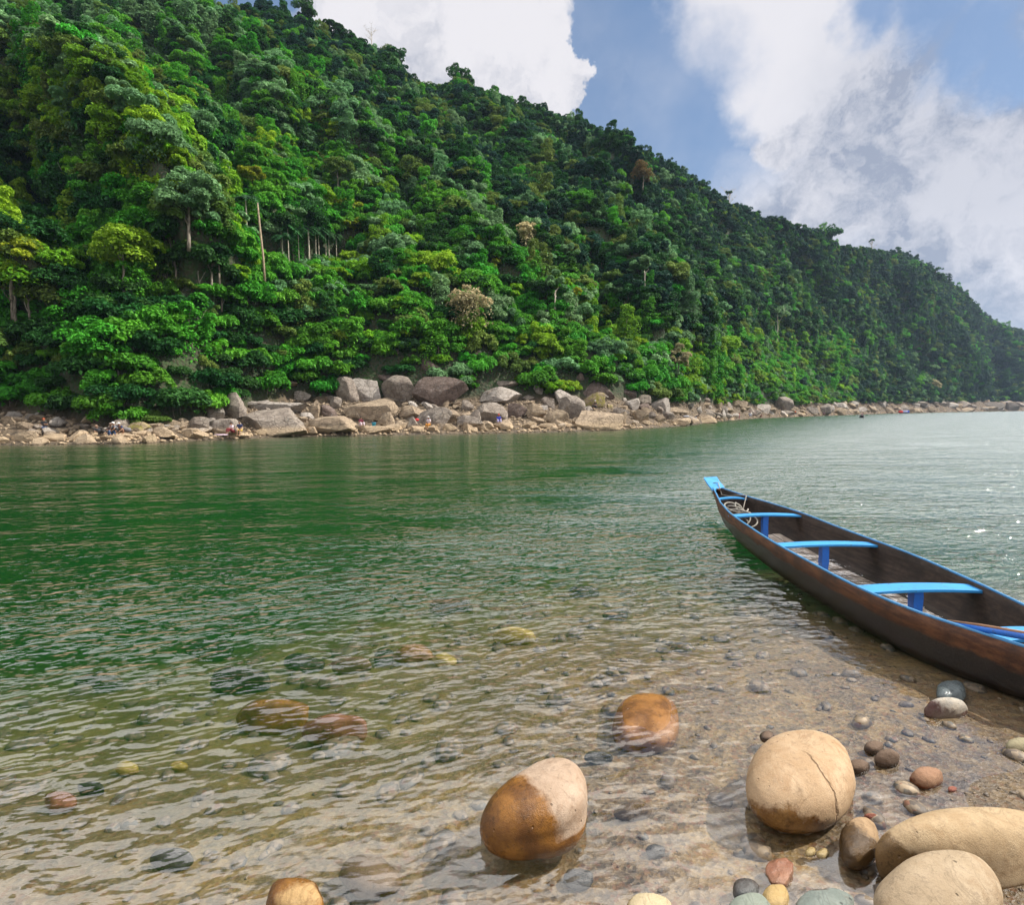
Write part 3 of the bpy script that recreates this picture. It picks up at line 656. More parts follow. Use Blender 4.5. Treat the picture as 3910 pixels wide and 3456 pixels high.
for a in sorted(IND + BIND, key=lambda a: a[7]): CLS.setdefault(('%s %s' % (WORDS[a[6]], SHW[a[3]]), '%s %s slope' % (height(a[8]), side(a[7]))), []).append(a)
for (what, where), L in CLS.items():
    for i, a in enumerate(L):
        x, y, z, sh, s, rz, k, qx, qy, dist = a
        e = empty(TNAME[sh], (x, y, z), rz); e.scale = (s, s, s)
        if len(L) > 1: lab = '%s from left of the %s %s' % (ORD[i], what, where)
        else: lab = 'the only %s %s' % (what.replace('bushes', 'bush').replace('trees', 'tree').replace('columns', 'column'), where)
        tag(e, lab, 'bush' if sh == 3 else 'tree', '%s %s' % (what, where))
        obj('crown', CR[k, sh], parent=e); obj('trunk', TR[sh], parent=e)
# single trees that stand out
def special(name, pxx, pyy, R, H, key, label, cat='tree', seed=1, n=2600, size=.4, lift=0.0, top=None, lobes=22, trunk=True, out=0.0, drape=0.0):
    p = S_at(pxx, pyy); p = p + (CP - p) / np.linalg.norm(CP - p) * out
    e = empty(name, (p[0], p[1], p[2] + lift)); tag(e, label, cat)
    obj('crown', crown_mesh('crown', R, H, lobes, n, size, seed, LEAF[key], top=top, drape=drape), parent=e)
    if trunk: obj('trunk', trunk_mesh('trunk', H * 1.0, .16, seed, base=-2.5), parent=e)
    return e
special('flowering_tree', 1770, 1190, 3.0, 4.6, 'cream', 'cream-flowered tree halfway up the middle of the slope, largest pale crown', seed=51, top=.6, out=3, lift=-1.0, drape=.25)
special('flowering_tree', 2590, 1440, 2.0, 5.6, 'cream', 'narrow white-flowered tree rising from the green creepers above the boulders', seed=52, top=.30, out=3, lift=.3)
special('flowering_tree', 2000, 900, 2.2, 3.5, 'cream', 'small cream-topped tree high above the middle of the slope, right of the leafy spur', seed=53, top=.45, out=3, lift=-1.2, drape=.25)
special('rust_tree', 2430, 720, 3.8, 4.6, 'rust', 'rusty orange-crowned tree below the ridge in the middle of the hill', seed=54, top=.7, out=5, lift=2)
special('yellow_tree', 965, 735, 1.7, 2.6, 'yellow', 'small bright yellow-green tree just above the palm grove', seed=55, n=1300, trunk=False, out=4, lift=1.5)
special('yellow_tree', 1290, 720, 2.8, 3.8, 'olive', 'yellowish olive tree above the right end of the palm grove', seed=56, out=4, lift=1.5)
special('yellow_tree', 2190, 1160, .9, 1.6, 'yellow', 'small orange-yellow shrub beside the dark hollow in the slope', 'shrub', seed=57, n=260, out=4, lift=1)
special('lime_tree', 70, 1170, 4.6, 6.2, 'lime', 'large yellow-green tree at the left edge of the photo, lower slope', seed=58, n=6500, size=.42, out=3, lobes=36, lift=0.5)
special('lime_tree', 480, 1080, 3.6, 4.2, 'lime', 'sunlit yellow-green tree right of the dark left hollow', seed=59, n=4200, out=3, lift=1.2)
special('vine_tree', 2420, 1330, 1.9, 8.5, 'lime', 'tall column of bright creepers right of the dark hollow', seed=60, n=4200, size=.34, drape=.6, out=3)
special('flowering_tree', 3570, 1490, 5.5, 8, 'cream', 'pale-flowered tree low on the far right of the hill', seed=61, top=.35, n=2600, size=.9, out=4)
for i, (qx, qy, hh, rr) in enumerate([(1505, 215, 7, 4.2), (1755, 305, 8, 4.2), (3170, 905, 12, 6.5), (3575, 1045, 13, 5.5), (1275, 130, 7, 3.0), (1160, 60, 7, 3.6), (3290, 960, 8, 4), (2345, 540, 6, 3)]):
    YY_ = float(YRf(qx)); p = PY(qx, qy + 22, YY_ * .985)
    e = empty('ridge_tree', tuple(p)); tag(e, 'dark round-crowned tree standing proud on the ridge skyline, number %d from the left' % (1 + [1160, 1275, 1505, 1755, 2345, 3170, 3290, 3575].index(qx)), 'tree', 'skyline trees')
    e['label'] = 'dark tree on the skyline, ' + {1160: 'first from the left, beside the frame top', 1275: 'second from the left, small and round', 1505: 'third from the left, right of the bare tree', 1755: 'fourth from the left, the broad one under the cloud', 2345: 'fifth from the left, above the rusty tree', 3170: 'sixth from the left, open crowned', 3290: 'seventh from the left, low and wide', 3575: 'last on the right, with sky showing through'}[qx]
    obj('crown', crown_mesh('crown', rr, hh * .75, 16, 1500, .62 if qx < 2500 else 1.0, 70 + i, LEAF['deep']), parent=e, loc=(0, 0, hh * .1)); obj('trunk', trunk_mesh('trunk', hh * .9, .22, 80 + i, 6, base=-3), parent=e)
# bare trees on the skyline
for qx, qy, h, lab in [(1418, 165, 7.5, 'leafless white-branched tree on the ridge against the cloud'), (2782, 790, 11, 'thin bare tree with a small leafy top on the ridge, right half'), (3330, 935, 9, 'low bare-twigged tree on the right part of the ridge')]:
    p = PY(qx, qy + 30, float(YRf(qx)) * .985); e = empty('bare_tree', tuple(p)); tag(e, lab, 'bare tree')
    obj('trunk', trunk_mesh('trunk', h, .16 if qx < 2000 else .34, int(qx), 7, PALEBARK, base=-1, spread=.7, bare=True), parent=e)
    if qx > 2000: obj('crown', crown_mesh('crown', 2.0, 2.0, 7, 260, .7, int(qx), LEAF['deep']), parent=e, loc=(0, 0, h * .85))
# palm grove on the left middle slope
def palm(pxx, ytop, ybot, r, label, lean=0.0, crown=True, mat=None):
    b = S_at(pxx, ybot); b = b + (CP - b) / np.linalg.norm(CP - b) * 3.5; Hh = (ybot - ytop) / F * b[1]
    e = empty('palm_tree', tuple(b)); tag(e, label, 'palm')
    tr = MB().tube([(0, 0, -1), (lean * Hh * .3, 0, Hh * .33), (lean * Hh * .7, 0, Hh * .66), (lean * Hh, 0, Hh)], [r * 1.2, r, r * .9, r * .75], 7)
    obj('trunk', tr.mesh('trunk', True), mat or PALEBARK, e)
    if crown:
        rnd = random.Random(int(pxx)); V = []; Fc = []; 
        for k in range(17):
            a = rnd.uniform(0, 6.28); up = rnd.uniform(.1, 1.0); L = rnd.uniform(1.7, 2.6); p = Vector((lean * Hh, 0, Hh)); d = Vector((math.cos(a), math.sin(a), up)).normalized()
            sd = d.cross(Vector((0, 0, 1))).normalized(); prev = None
            for s in range(8):
                f = s / 7; q = p + d * L * f + Vector((0, 0, -1)) * L * .75 * f * f
                if s:
                    for sgn in (-1, 1):
                        w = q + sd * sgn * .62 * math.sin(math.pi * (f * .8 + .12)) + Vector((0, 0, -.28)) + d * .22
                        i0 = len(V); V += [prev, q, w, prev.lerp(w, .72)]; Fc.append((i0, i0+1, i0+2, i0+3))
                prev = q
        m = mesh_py('fronds', V, Fc); m.materials.append(LEAF['palm']); obj('fronds', m, parent=e)
    return e
for args in [(945, 760, 880, .09, 'palm highest on the left of the grove, beside the tall dead trunk'), (1097, 880, 1005, .09, 'slender pale-trunked palm, first right of the tall dead trunk'),
             (1178, 880, 1010, .14, 'thickest pale-trunked palm in the middle of the grove'), (1206, 900, 1008, .11, 'pale palm just right of the thickest one'), (1218, 880, 1000, .07, 'thin dim-trunked palm right of the middle pair'),
             (1247, 900, 1008, .08, 'thin palm second from the right end of the grove'), (1260, 905, 1012, .08, 'pale palm in the right cluster of the grove'), (1290, 915, 1005, .06, 'thin yellowish palm at the right end of the grove'), (1075, 915, 990, .06, 'short dim palm left of the slender pale-trunked one'), (1137, 890, 1000, .05, 'very thin palm between the slender and the thickest one')]:
    palm(*args)
b = S_at(1012, 1080); b = b + (CP - b) / np.linalg.norm(CP - b) * 4; Hh = (1082 - 795) / F * b[1]
e = MB().tube([(0, 0, -1), (-.1, 0, Hh * .3), (-.3, 0, Hh * .6), (-.47, 0, Hh * .9), (-.5, 0, Hh)], [.14, .13, .12, .10, .06], 9)
tag(obj('dead_trunk', e.mesh('dead_trunk', True), DEADWOOD, loc=tuple(b)), 'tall bare dead trunk standing in the creepers left of the palm grove', 'dead tree')
for i, (qx, y0, y1) in enumerate([(2790, 1190, 1330), (3030, 1200, 1330), (2430, 1020, 1085), (2105, 1095, 1160)]):
    p = S_at(qx, y1); p = p + (CP - p) / np.linalg.norm(CP - p) * 3; Hh = (y1 - y0) / F * p[1]
    e = empty('slender_tree', tuple(p)); tag(e, ['slim grey trunk rising from bushes right of the white-flowered tree', 'slim pale trunk with a thin crown on the right part of the slope', 'short pale trunk above the dark hollow', 'small pale-stemmed tree left of the dark hollow'][i], 'tree')
    obj('trunk', trunk_mesh('trunk', Hh * 1.1, .10 + .0007 * p[1], 200 + i, 3, PALEBARK, base=-1), parent=e); obj('crown', crown_mesh('crown', 1.2 + Hh * .2, 2 + Hh * .2, 9, 600, .4 + p[1] / 400, 210 + i, LEAF['silver']), parent=e, loc=(0, 0, Hh * .85))
# ------------------------------------------------------------------ boulders of the far bank
def ico(sub):
    bm = bmesh.new(); bmesh.ops.create_icosphere(bm, subdivisions=sub, radius=1); V = np.array([v.co[:] for v in bm.verts]); Fc = np.array([[v.index for v in f.verts] for f in bm.faces]); bm.free(); return V, Fc
ICO = {s: ico(s) for s in (1, 2, 3, 4, 5)}
def angular(seed, sub=4, cuts=14, lo=.48, hi=.80, rough=.03, mid=.04):
    """block broken along random planes, faces slightly uneven"""
    V, Fc = ICO[sub]; rg = np.random.default_rng(seed); V = V * 1.15
    for k in range(cuts):
        n = rg.normal(size=3); n[2] *= .75; n /= np.linalg.norm(n); c = rg.uniform(lo, hi); d = V @ n; ex = np.clip(d - c, 0, None); V = V - ex[:, None] * n * .96
    V = V + V / (np.linalg.norm(V, axis=1, keepdims=True)) * (fbm(V * 2.2 + seed, 3, seed % 50) * mid + fbm(V * 7 + seed, 2, seed % 31) * rough)[:, None]
    mx = np.abs(V).max(0); return V / mx, Fc
def m_boulder(name, top, face, dark, stain=.4, lich=0.0, moss=0.0):
    m, t, out = newmat(name); tc = t.new('ShaderNodeTexCoord').outputs['Object']; geo = t.new('ShaderNodeNewGeometry'); oi = t.new('ShaderNodeObjectInfo')
    q = t.vmath('ADD', tc, t.vscale(t.vmath('MULTIPLY', (1, 1, 1), (7, 13, 19)), oi.outputs['Random']))
    n = t.noise(q, 1.2, 6, .65); n2 = t.noise(q, 6, 6, .7); st = t.noise(t.mapping(q, (.6, .6, 3.5), (R_(14), 0, 0)), 2.2, 5, .65)
    c = t.mix(t.ramp(n, .34, .66), face, top); c = t.mix(t.ramp(n2, .5, .72, 0, .55), c, dark); c = t.mix(t.ramp(st, .52, .68, 0, stain), c, dark)
    v = t.vor(q, 1.6, 'DISTANCE_TO_EDGE'); c = t.mix(t.ramp(v, .035, .0, 0, .6), c, (.03, .025, .02))
    if lich: c = t.mix(t.ramp(t.noise(q, 3.5, 5, .7), .56, .66, 0, lich), c, (.50, .48, .45))
    if moss: c = t.mix(t.ramp(t.noise(q, 2.0, 5, .6), .45, .6, 0, moss), c, (.26, .24, .03))
    sp = t.new('ShaderNodeSeparateXYZ'); t.put(sp.inputs[0], geo.outputs['Position'])
    w = t.math('ADD', sp.outputs['Z'], t.math('MULTIPLY', t.math('SUBTRACT', n2, .5), .5))
    c = t.mix(t.ramp(w, 1.3, .5, 0, .75), c, (.56, .42, .27))      # the flood-washed, bleached foot
    c = t.mix(t.ramp(w, .14, .02, 0, .8), c, (.06, .05, .035))      # wet line
    c = t.mix(t.ramp(oi.outputs['Random'], 0, 1, 0, .28, False), c, (.16, .12, .09))
    h = t.math('ADD', t.math('ADD', n2, t.math('MULTIPLY', st, .7)), t.math('MULTIPLY', t.ramp(v, .05, 0), -.5))
    pbsdf(t, out, c, .88, t.bump(h, .85, .16), .25); return m
BM = {'tan': m_boulder('boulder_tan', (.46, .36, .25), (.30, .23, .16), (.15, .11, .08)),
      'grey': m_boulder('boulder_grey', (.36, .31, .26), (.22, .185, .155), (.09, .075, .065), lich=.35),
      'pale': m_boulder('boulder_pale', (.52, .47, .42), (.36, .32, .28), (.16, .13, .11), lich=.6),
      'dark': m_boulder('boulder_dark', (.20, .15, .13), (.13, .095, .08), (.05, .035, .03), lich=.3),
      'moss': m_boulder('boulder_mossy', (.42, .33, .20), (.28, .22, .14), (.12, .09, .05), moss=.85)}
BV = [angular(300 + i, 4, 12 + i % 5) for i in range(22)]
def place_rock(x0, y0, x1, y1, tone, name, label, cat, group, seed, deep=.85, rot=None, parent=None):
    pc = S_at((x0 + x1) / 2, min(y1, float(WL((x0+x1)/2)) - .5)); rg = np.random.default_rng(seed)
    Y = pc[1]; dep = float(np.linalg.norm((pc - CP)[:2])); w = (x1 - x0) / F * Y; h = (y1 - y0) / F * Y
    V, Fc = BV[seed % len(BV)]; V = V.copy(); a = rg.uniform(-.5, .5) if rot is None else rot
    c, s = math.cos(a), math.sin(a); V = V @ np.array([[c, 0, -s], [0, 1, 0], [s, 0, c]]); 
    if seed % 2: V[:, 0] *= -1; Fc = Fc[:, ::-1]
    V /= np.abs(V).max(0)
    dp = max(.5 * w, min(w * deep, h * 2.2)); bur = .22
    V = V * np.array([w * .59, dp * .5, h * (.56 + bur * .5)])
    # face the camera: local x across the line of sight
    dirv = (pc - CP); dirv[2] = 0; dirv /= np.linalg.norm(dirv); V = V @ np.array([[1, 0, 0], [dirv[0], dirv[1], 0], [0, 0, 1]])
    ctr = pc + dirv * dp * .32; ctr[2] = pc[2] + h * (.5 - bur * .5)
    m = mesh_np(name, V, Fc); m.materials.append(BM[tone]); 
    ang_s = R_(32)
    for p in m.polygons: p.use_smooth = True
    m.set_sharp_from_angle(angle=ang_s)
    o = obj(name, m, loc=tuple(ctr)); tag(o, label, cat, group); return o
TW = {g: 'brownish grey', p_: 'pale lichen-spotted', d_: 'dark brown', t_: 'tan', mo: 'yellow-mossed'}
BYHAND = {0: 'largest grey boulder with overhanging face at the left waterline, beside the fishing pair', 8: 'huge dark brown block with flat sloping top among the bushes', 9: 'dark angular boulder standing highest in the green above the others', 10: 'broad tan slab roofing a dark gap, middle of the boulder field', 12: 'flat layered slab low at the water, left of the maroon-dressed angler',
          20: 'smooth sloping tan rock with a blue bucket on it'}
n2c = 41
BYHAND[n2c + 19] = 'big rounded tan boulder jutting into the river right of centre'; BYHAND[n2c + 26] = 'large pale square boulder at the right end of the big boulder field'; BYHAND[n2c + 20] = 'dark reddish boulder with pale streaks under the creepers'
cls = {}
for i, r in enumerate(ROCKS):
    base = r[3] >= float(WL((r[0] + r[2]) / 2)) - 14
    cls.setdefault((r[4], base, 'left' if r[0] < 1300 else 'middle' if r[0] < 2150 else 'right'), []).append(i)
for (tone, base, prt), L in cls.items():
    L.sort(key=lambda i: ROCKS[i][0]); hand = [i for i in L if i in BYHAND]; L2 = [i for i in L if i not in BYHAND]
    for k, i in enumerate(L2):
        BYHAND[i] = '%s %s boulder from the left %s, %s part of far bank' % (ORD[k] if len(L2) > 1 else 'only', TW[tone], 'at the waterline' if base else 'behind the waterline', prt)
RO = []
for i, r in enumerate(ROCKS):
    RO.append(place_rock(*r, 'boulder', BYHAND[i], 'boulder', 'boulders along the far bank', 500 + i * 3))
# small rocks filling the gaps: one mesh each kind, copied
rg = np.random.default_rng(99); SMALL = []; AUTO = [(i, (r[0] + r[2]) / 2, (r[1] + r[3]) / 2) for i, r in enumerate(ROCKS) if ' boulder from the left ' in BYHAND[i]]
for k in range(8):
    V, Fc = angular(700 + k, 3, 11); m = mesh_np('rock', V, Fc); m.materials.append(BM[['tan', 'tan', 'grey', 'pale'][k % 4]]); m.polygons.foreach_set('use_smooth', np.ones(len(m.polygons), dtype=bool)); m.set_sharp_from_angle(angle=R_(30)); SMALL.append(m)
tn = ['tan', 'tan', 'grey', 'pale']
for k in range(290):
    u = rg.choice([rg.uniform(0, 800), rg.uniform(900, 2800), rg.uniform(2400, 3900), rg.uniform(900, 2800)]); d = rg.uniform(-.2, float(DVf(u)) * 1.05); P = S(np.array([u]), np.array([d / planI(u)]))[0]
    s = rg.uniform(.28, 1.05) ** 1.3 * (1 + max(0, P[1] - 90) / 120)
    if k >= 225: u = rg.uniform(2650, 3900); P = S(np.array([u]), np.array([rg.uniform(.1, .95) * float(DVf(u)) / planI(u)]))[0]; s = rg.uniform(.8, 1.5) * (1 + max(0, P[1] - 60) / 170)
    j = int(rg.integers(8))
    o = obj('rock', SMALL[j], loc=(P[0], P[1], P[2] + s * .12)); o.scale = (s, s * rg.uniform(.6, 1), s * rg.uniform(.4, .75)); o.rotation_euler = (rg.uniform(-.3, .3), rg.uniform(-.3, .3), rg.uniform(0, 6.28))
    prt = side(u); qx, qy = J(P); near = min(AUTO, key=lambda a: (a[1] - qx) ** 2 + (a[2] - qy) ** 2); nl = BYHAND[near[0]].replace(' from the left', '').replace(' of far bank', '')
    rel_ = ('left of' if qx < near[1] else 'right of') if abs(qx - near[1]) > abs(qy - near[2]) * 1.2 else ('below' if qy > near[2] else 'above')
    tag(o, 'small %s rock %s the %s' % (tn[j % 4], rel_, nl), 'rock', 'small %s rocks, %s part of the far bank' % (tn[j % 4], prt))
# rubble too small to count
Vs = []; Fs = []; nb = 0
V1, F1 = ICO[1]
for k in range(5200):
    u = rg.uniform(-100, 3950); u = u if u > 800 or rg.uniform() < .5 else rg.uniform(900, 3900); dvv = float(DVf(u)); d = rg.uniform(-.3, dvv * .95); P = S(np.array([u]), np.array([d / planI(u)]))[0]
    s = rg.uniform(.06, .26) * (1 + max(0, P[1] - 80) / 140); V = V1 * (1 + rg.uniform(-.3, .3, (len(V1), 1))) * s * np.array([1, rg.uniform(.6, 1), rg.uniform(.4, .8)]); a = rg.uniform(0, 6.28)
    V = V @ np.array([[math.cos(a), math.sin(a), 0], [-math.sin(a), math.cos(a), 0], [0, 0, 1]]); Vs.append(V + P + [0, 0, s * .2]); Fs.append(F1 + nb); nb += len(V1)
m = mesh_np('rubble', np.vstack(Vs), np.vstack(Fs)); m.materials.append(BM['tan']); tag(obj('rubble', m), 'loose stones and broken rubble strewn between the far bank boulders', 'rubble', kind='stuff')

# ------------------------------------------------------------------ stones of the near shallows
def m_stone(name, dry, dry2, wet, wet2, dirv=None, thr=0.0, zwet=.03, glossy=.26, fleck=(.10, .07, .05), crack=False, edge=.02, grain=55):
    """river stone: dry upper part, wet and darker where dirv . p (object space, unit ellipsoid) is over thr, and up to zwet above the water"""
    m, t, out = newmat(name); tc = t.new('ShaderNodeTexCoord').outputs['Object']; geo = t.new('ShaderNodeNewGeometry')
    n = t.noise(tc, 5, 5, .6); n2 = t.noise(tc, 22, 6, .7); n3 = t.noise(tc, grain * 3, 4, .75); big = t.noise(tc, 2.2, 3, .5)
    d = t.mix(t.ramp(n, .35, .65), dry, dry2); d = t.mix(t.ramp(n2, .54, .70, 0, .35), d, fleck); d = t.mix(t.ramp(n3, .42, .72, 0, .30), d, fleck)
    d = t.mix(t.ramp(big, .5, .7, 0, .35), d, tuple(min(.8, v * 1.2) for v in dry2))
    pv_ = t.vor(tc, 34); pc_ = t.new('ShaderNodeSeparateColor'); t.put(pc_.inputs[0], t.vor(tc, 34, out='Color')); pit = t.math('MULTIPLY', t.ramp(pv_, .26, .12), t.ramp(pc_.outputs[0], .90, .93))
    vein = t.math('MULTIPLY', t.ramp(t.math('ABSOLUTE', t.math('SUBTRACT', t.noise(tc, 3.1, 5, .55, 1.2), .5)), .012, .0), .5)
    mot = t.noise(tc, 8, 4, .7, .6); d = t.mix(t.ramp(mot, .48, .70, 0, .55), d, tuple(v * q for v, q in zip(dry, (.72, .62, .52)))); d = t.mix(vein, d, tuple(v * .6 for v in dry)); d = t.mix(t.math('MULTIPLY', pit, .7), d, tuple(v * .3 for v in dry))
    w = t.mix(t.ramp(n, .35, .62), wet, wet2); w = t.mix(t.ramp(n2, .52, .68, 0, .6), w, tuple(v * .3 for v in wet)); w = t.mix(t.ramp(n3, .45, .7, 0, .35), w, (.03, .015, .005))
    sp = t.new('ShaderNodeSeparateXYZ'); t.put(sp.inputs[0], geo.outputs['Position'])
    wz = t.ramp(t.math('ADD', sp.outputs['Z'], t.math('MULTIPLY', t.math('SUBTRACT', n, .5), .06)), zwet + .008, zwet - .008)
    if dirv is not None:
        e = t.math('ADD', t.vmath('DOT_PRODUCT', tc, tuple(dirv)), t.math('MULTIPLY', t.math('SUBTRACT', t.noise(tc, 11, 6, .68), .5), .20))
        wz = t.math('MAXIMUM', wz, t.ramp(e, thr - edge, thr + edge))
    c = t.mix(wz, d, w); h = t.math('ADD', t.math('MULTIPLY', n2, .6), t.math('ADD', t.math('MULTIPLY', n3, .35), t.math('SUBTRACT', t.math('MULTIPLY', n, .8), t.math('MULTIPLY', pit, .8))))
    if crack:
        q = t.vmath('ADD', tc, t.vscale(t.vmath('SUBTRACT', t.noise(tc, 7, 4, .6, color=True), (.5, .5, .5)), .10))
        s2 = t.new('ShaderNodeSeparateXYZ'); t.put(s2.inputs[0], q)
        line = t.math('ABSOLUTE', t.math('ADD', t.math('ADD', s2.outputs['X'], .035), t.math('MULTIPLY', s2.outputs['Y'], .30)))
        ln = t.math('MULTIPLY', t.ramp(line, .010, .0), t.ramp(s2.outputs['Y'], -.02, -.10)); c = t.mix(t.math('MULTIPLY', ln, .75), c, (.10, .055, .025)); h = t.math('SUBTRACT', h, t.math('MULTIPLY', ln, .9))
    pbsdf(t, out, c, t.ramp(wz, 0, 1, .82, glossy), t.bump(h, .7, .014), t.ramp(wz, 0, 1, .25, .35)); return m
def pebble(seed, sub=5, k=.10, k2=.02, cuts=0, pw=2.3):
    V, Fc = ICO[sub]; rg = np.random.default_rng(seed)
    r = (np.abs(V) ** pw).sum(1) ** (-1 / pw); V = V * r[:, None]
    for c in range(cuts):
        n = rg.normal(size=3); n /= np.linalg.norm(n); q = rg.uniform(.68, .86); e = np.clip(V @ n - q, 0, None); V = V - e[:, None] * n * .8
    dd_ = fbm(V * 1.1 + seed * 3.1, 2, seed % 40) * k + fbm(V * 4 + seed, 3, seed % 37) * k2
    V = V * (1 + dd_)[:, None]; return V / np.abs(V).max(0), Fc
def stone(x0, y0, x1, y1, mat, label, seed, rise=None, zc=None, yaw=0.0, tilt=0.0, thick=.62, group=None, sub=5, name='river_stone', cat='stone', cuts=0, k=.10, shape=None, pw=2.3):
    """stone filling the photo box x0..y1; zc = height of its centre over the water, thick = height / width"""
    cx_, cy_ = (x0 + x1) / 2, (y0 + y1) / 2; w0 = (x1 - x0) / 2 / F
    P = PZ(cx_, cy_, 0.0 if zc is None else zc); d = P - CP; dist = float(-(d @ RM)[2]); a = w0 * dist
    c = a * thick; dep = math.atan2(-d[2], math.hypot(d[0], d[1])); v = (y1 - y0) / 2 / F * dist * math.cos(math.atan2((cy_ - CY), F) ) 
    b2 = (v * v - (c * math.cos(dep)) ** 2) / max(.02, math.sin(dep) ** 2); b = math.sqrt(b2) if b2 > (a * .35) ** 2 else a * .35
    b = min(b, a * 2.2)
    if zc is None: P = PZ(cx_, cy_, c * .12)
    V, Fc = pebble(seed, sub, k, cuts=cuts, pw=pw) if shape is None else shape
    V = V.copy()
    cy2, sy2 = math.cos(yaw), math.sin(yaw); V = V @ np.array([[cy2, sy2, 0], [-sy2, cy2, 0], [0, 0, 1]]); ct, s_t = math.cos(tilt), math.sin(tilt); V = V @ np.array([[ct, 0, -s_t], [0, 1, 0], [s_t, 0, ct]])
    V /= np.abs(V).max(0); V = V * np.array([a, b, c])
    dh = d[:2] / np.linalg.norm(d[:2]); V = V @ np.array([[1, 0, 0], [dh[0], dh[1], 0], [0, 0, 1]])
    o = obj(name, mesh_np(name, V, Fc, True), mat, loc=tuple(P)); tag(o, label, cat, group); return o
TAN1 = (.38, .255, .145); TAN2 = (.47, .34, .215); PINK = (.62, .50, .42)
AMB1 = (.11, .042, .007); AMB2 = (.27, .115, .018)
def odd(seed, lumps, pw=2.4, k=.05, sub=5):
    """stone with lobes or dents: (direction, size, amount) pushes the surface out or in"""
    V, Fc = pebble(seed, sub, k, .008, pw=pw); V = V.copy(); N = V / np.linalg.norm(V, axis=1, keepdims=True)
    for dr, sz, am_ in lumps:
        q = np.array(dr, float); q /= np.linalg.norm(q); V += N * (am_ * np.exp(-(np.linalg.norm(N - q, axis=1) / sz) ** 2))[:, None]
    return V / np.abs(V).max(0), Fc
stone(1842, 2890, 2262, 3262, m_stone('stone_half_wet', (.34, .245, .17), (.43, .325, .24), AMB1, AMB2, (-.86, -.50, -.30), .02, .03, edge=.035), 'large boulder in the shallows, left side wet amber and right side dry pale', 11, thick=.62, zc=.06,
      shape=odd(11, [((.45, .9, .2), .55, .22), ((-.85, -.6, 0), .6, .22), ((.8, -.9, .1), .6, -.16), ((-.75, .75, .35), .85, -.48)], k=.03, pw=2.7))
stone(2338, 2650, 2600, 2880, m_stone('stone_amber', (.30, .17, .08), (.36, .21, .11), (.12, .048, .010), (.28, .125, .030), (0, 0, 1), -9, .4, .2), 'wet amber boulder barely breaking the surface behind the half-dry one', 12, thick=.5, zc=-.085, shape=odd(12, [((.3, -.8, .6), .5, .08), ((-.2, -.6, .8), .25, -.10)]))
stone(2851, 2772, 3268, 3169, m_stone('stone_round', TAN1, TAN2, AMB1, (.24, .12, .03), (-.25, -.62, -.74), .20, .03, crack=True), 'big round tan boulder with a curved crack, wet along its foot', 13, thick=.60, zc=.09,
      shape=odd(13, [((.98, .25, .2), .25, -.05), ((-.7, -.7, .2), .5, .04), ((-.2, .2, 1), .35, -.05)], pw=2.2, k=.0))
stone(3203, 3112, 3358, 3330, m_stone('stone_small_brown', (.30, .20, .11), (.40, .28, .165), (.045, .025, .009), (.10, .055, .018), (-.75, -.4, -.35), -.03, .02), 'small egg-shaped brown stone leaning between the round boulder and the wide one', 14, thick=.8, zc=.04, yaw=.3, k=.03)
stone(3345, 3072, 4130, 3450, m_stone('stone_wide', (.37, .265, .15), (.46, .345, .21), (.10, .06, .025), (.2, .12, .05), (-.9, -.5, -.5), .33, .015), 'wide smooth ochre boulder half on the sand at the right edge', 15, thick=.40, zc=.06, yaw=-.26, shape=odd(15, [((-.9, -.2, .2), .7, .20), ((.6, .6, .3), .5, -.12)], pw=3.0))
stone(3325, 3228, 3830, 3640, m_stone('stone_front', (.33, .25, .16), (.41, .32, .215), (.10, .06, .025), (.2, .12, .05), zwet=-.2), 'tan boulder with a dull orange patch, in front of the wide one at bottom right', 16, thick=.50, zc=.14, shape=odd(16, [((-.7, .6, .3), .5, -.15), ((.4, .9, .3), .5, .10)], pw=2.2))
DK = m_stone('stone_dark_wet', (.12, .08, .055), (.18, .125, .09), (.035, .022, .015), (.07, .045, .03), (-.5, .3, -.6), .02, .02)
stone(3298, 2828, 3378, 2888, DK, 'flat brown stone, farthest of the three small ones right of the round boulder', 21, zc=.005, thick=.6, sub=4)
stone(3338, 2860, 3436, 2940, DK, 'rounded dark brown stone in the middle of the three right of the round boulder', 22, zc=.02, thick=.75, sub=4)
stone(3234, 2898, 3322, 2962, DK, 'dark wet stone touching the right side of the round boulder', 23, zc=.005, thick=.6, sub=4)
stone(3472, 2924, 3602, 3022, m_stone('stone_reddish', (.27, .15, .09), (.34, .20, .12), (.09, .025, .01), (.2, .07, .03), (-.6, .5, -.4), .03, .018), 'single reddish brown stone with a wet red rim, in shallow water near the sand', 24, zc=.02, thick=.6, yaw=-.5, sub=4)
stone(3527, 2664, 3705, 2762, m_stone('stone_capped', (.36, .34, .30), (.52, .44, .34), (.09, .035, .03), (.16, .12, .09), (-.6, -.4, -.6), .01, .02), 'oval grey stone with a pale dry cap near the boat', 25, zc=.02, thick=.55, yaw=-.4, sub=4)
stone(3575, 2596, 3690, 2688, m_stone('stone_bluegrey', (.20, .23, .24), (.30, .33, .33), (.09, .11, .115), (.17, .20, .20), (0, 0, 1), -9, .3, .12), 'blue-grey wet stone beside the boat hull, behind the pale-capped one', 26, zc=.0, thick=.5, sub=4)
stone(3840, 2815, 3940, 2890, m_stone('stone_olive', (.26, .23, .14), (.34, .30, .19), (.12, .10, .05), (.2, .17, .09), zwet=.02), 'olive stone at the water edge by the right edge of the photo', 27, zc=.01, sub=4)
RED = m_stone('pebble_red', (.26, .09, .06), (.32, .13, .09), (.16, .045, .03), (.22, .07, .05), zwet=.01)
stone(3616, 3002, 3654, 3030, RED, 'tiny red pebble near the sand, right of the reddish stone', 28, zc=.004, sub=3, cuts=4, name='pebble', cat='pebble')
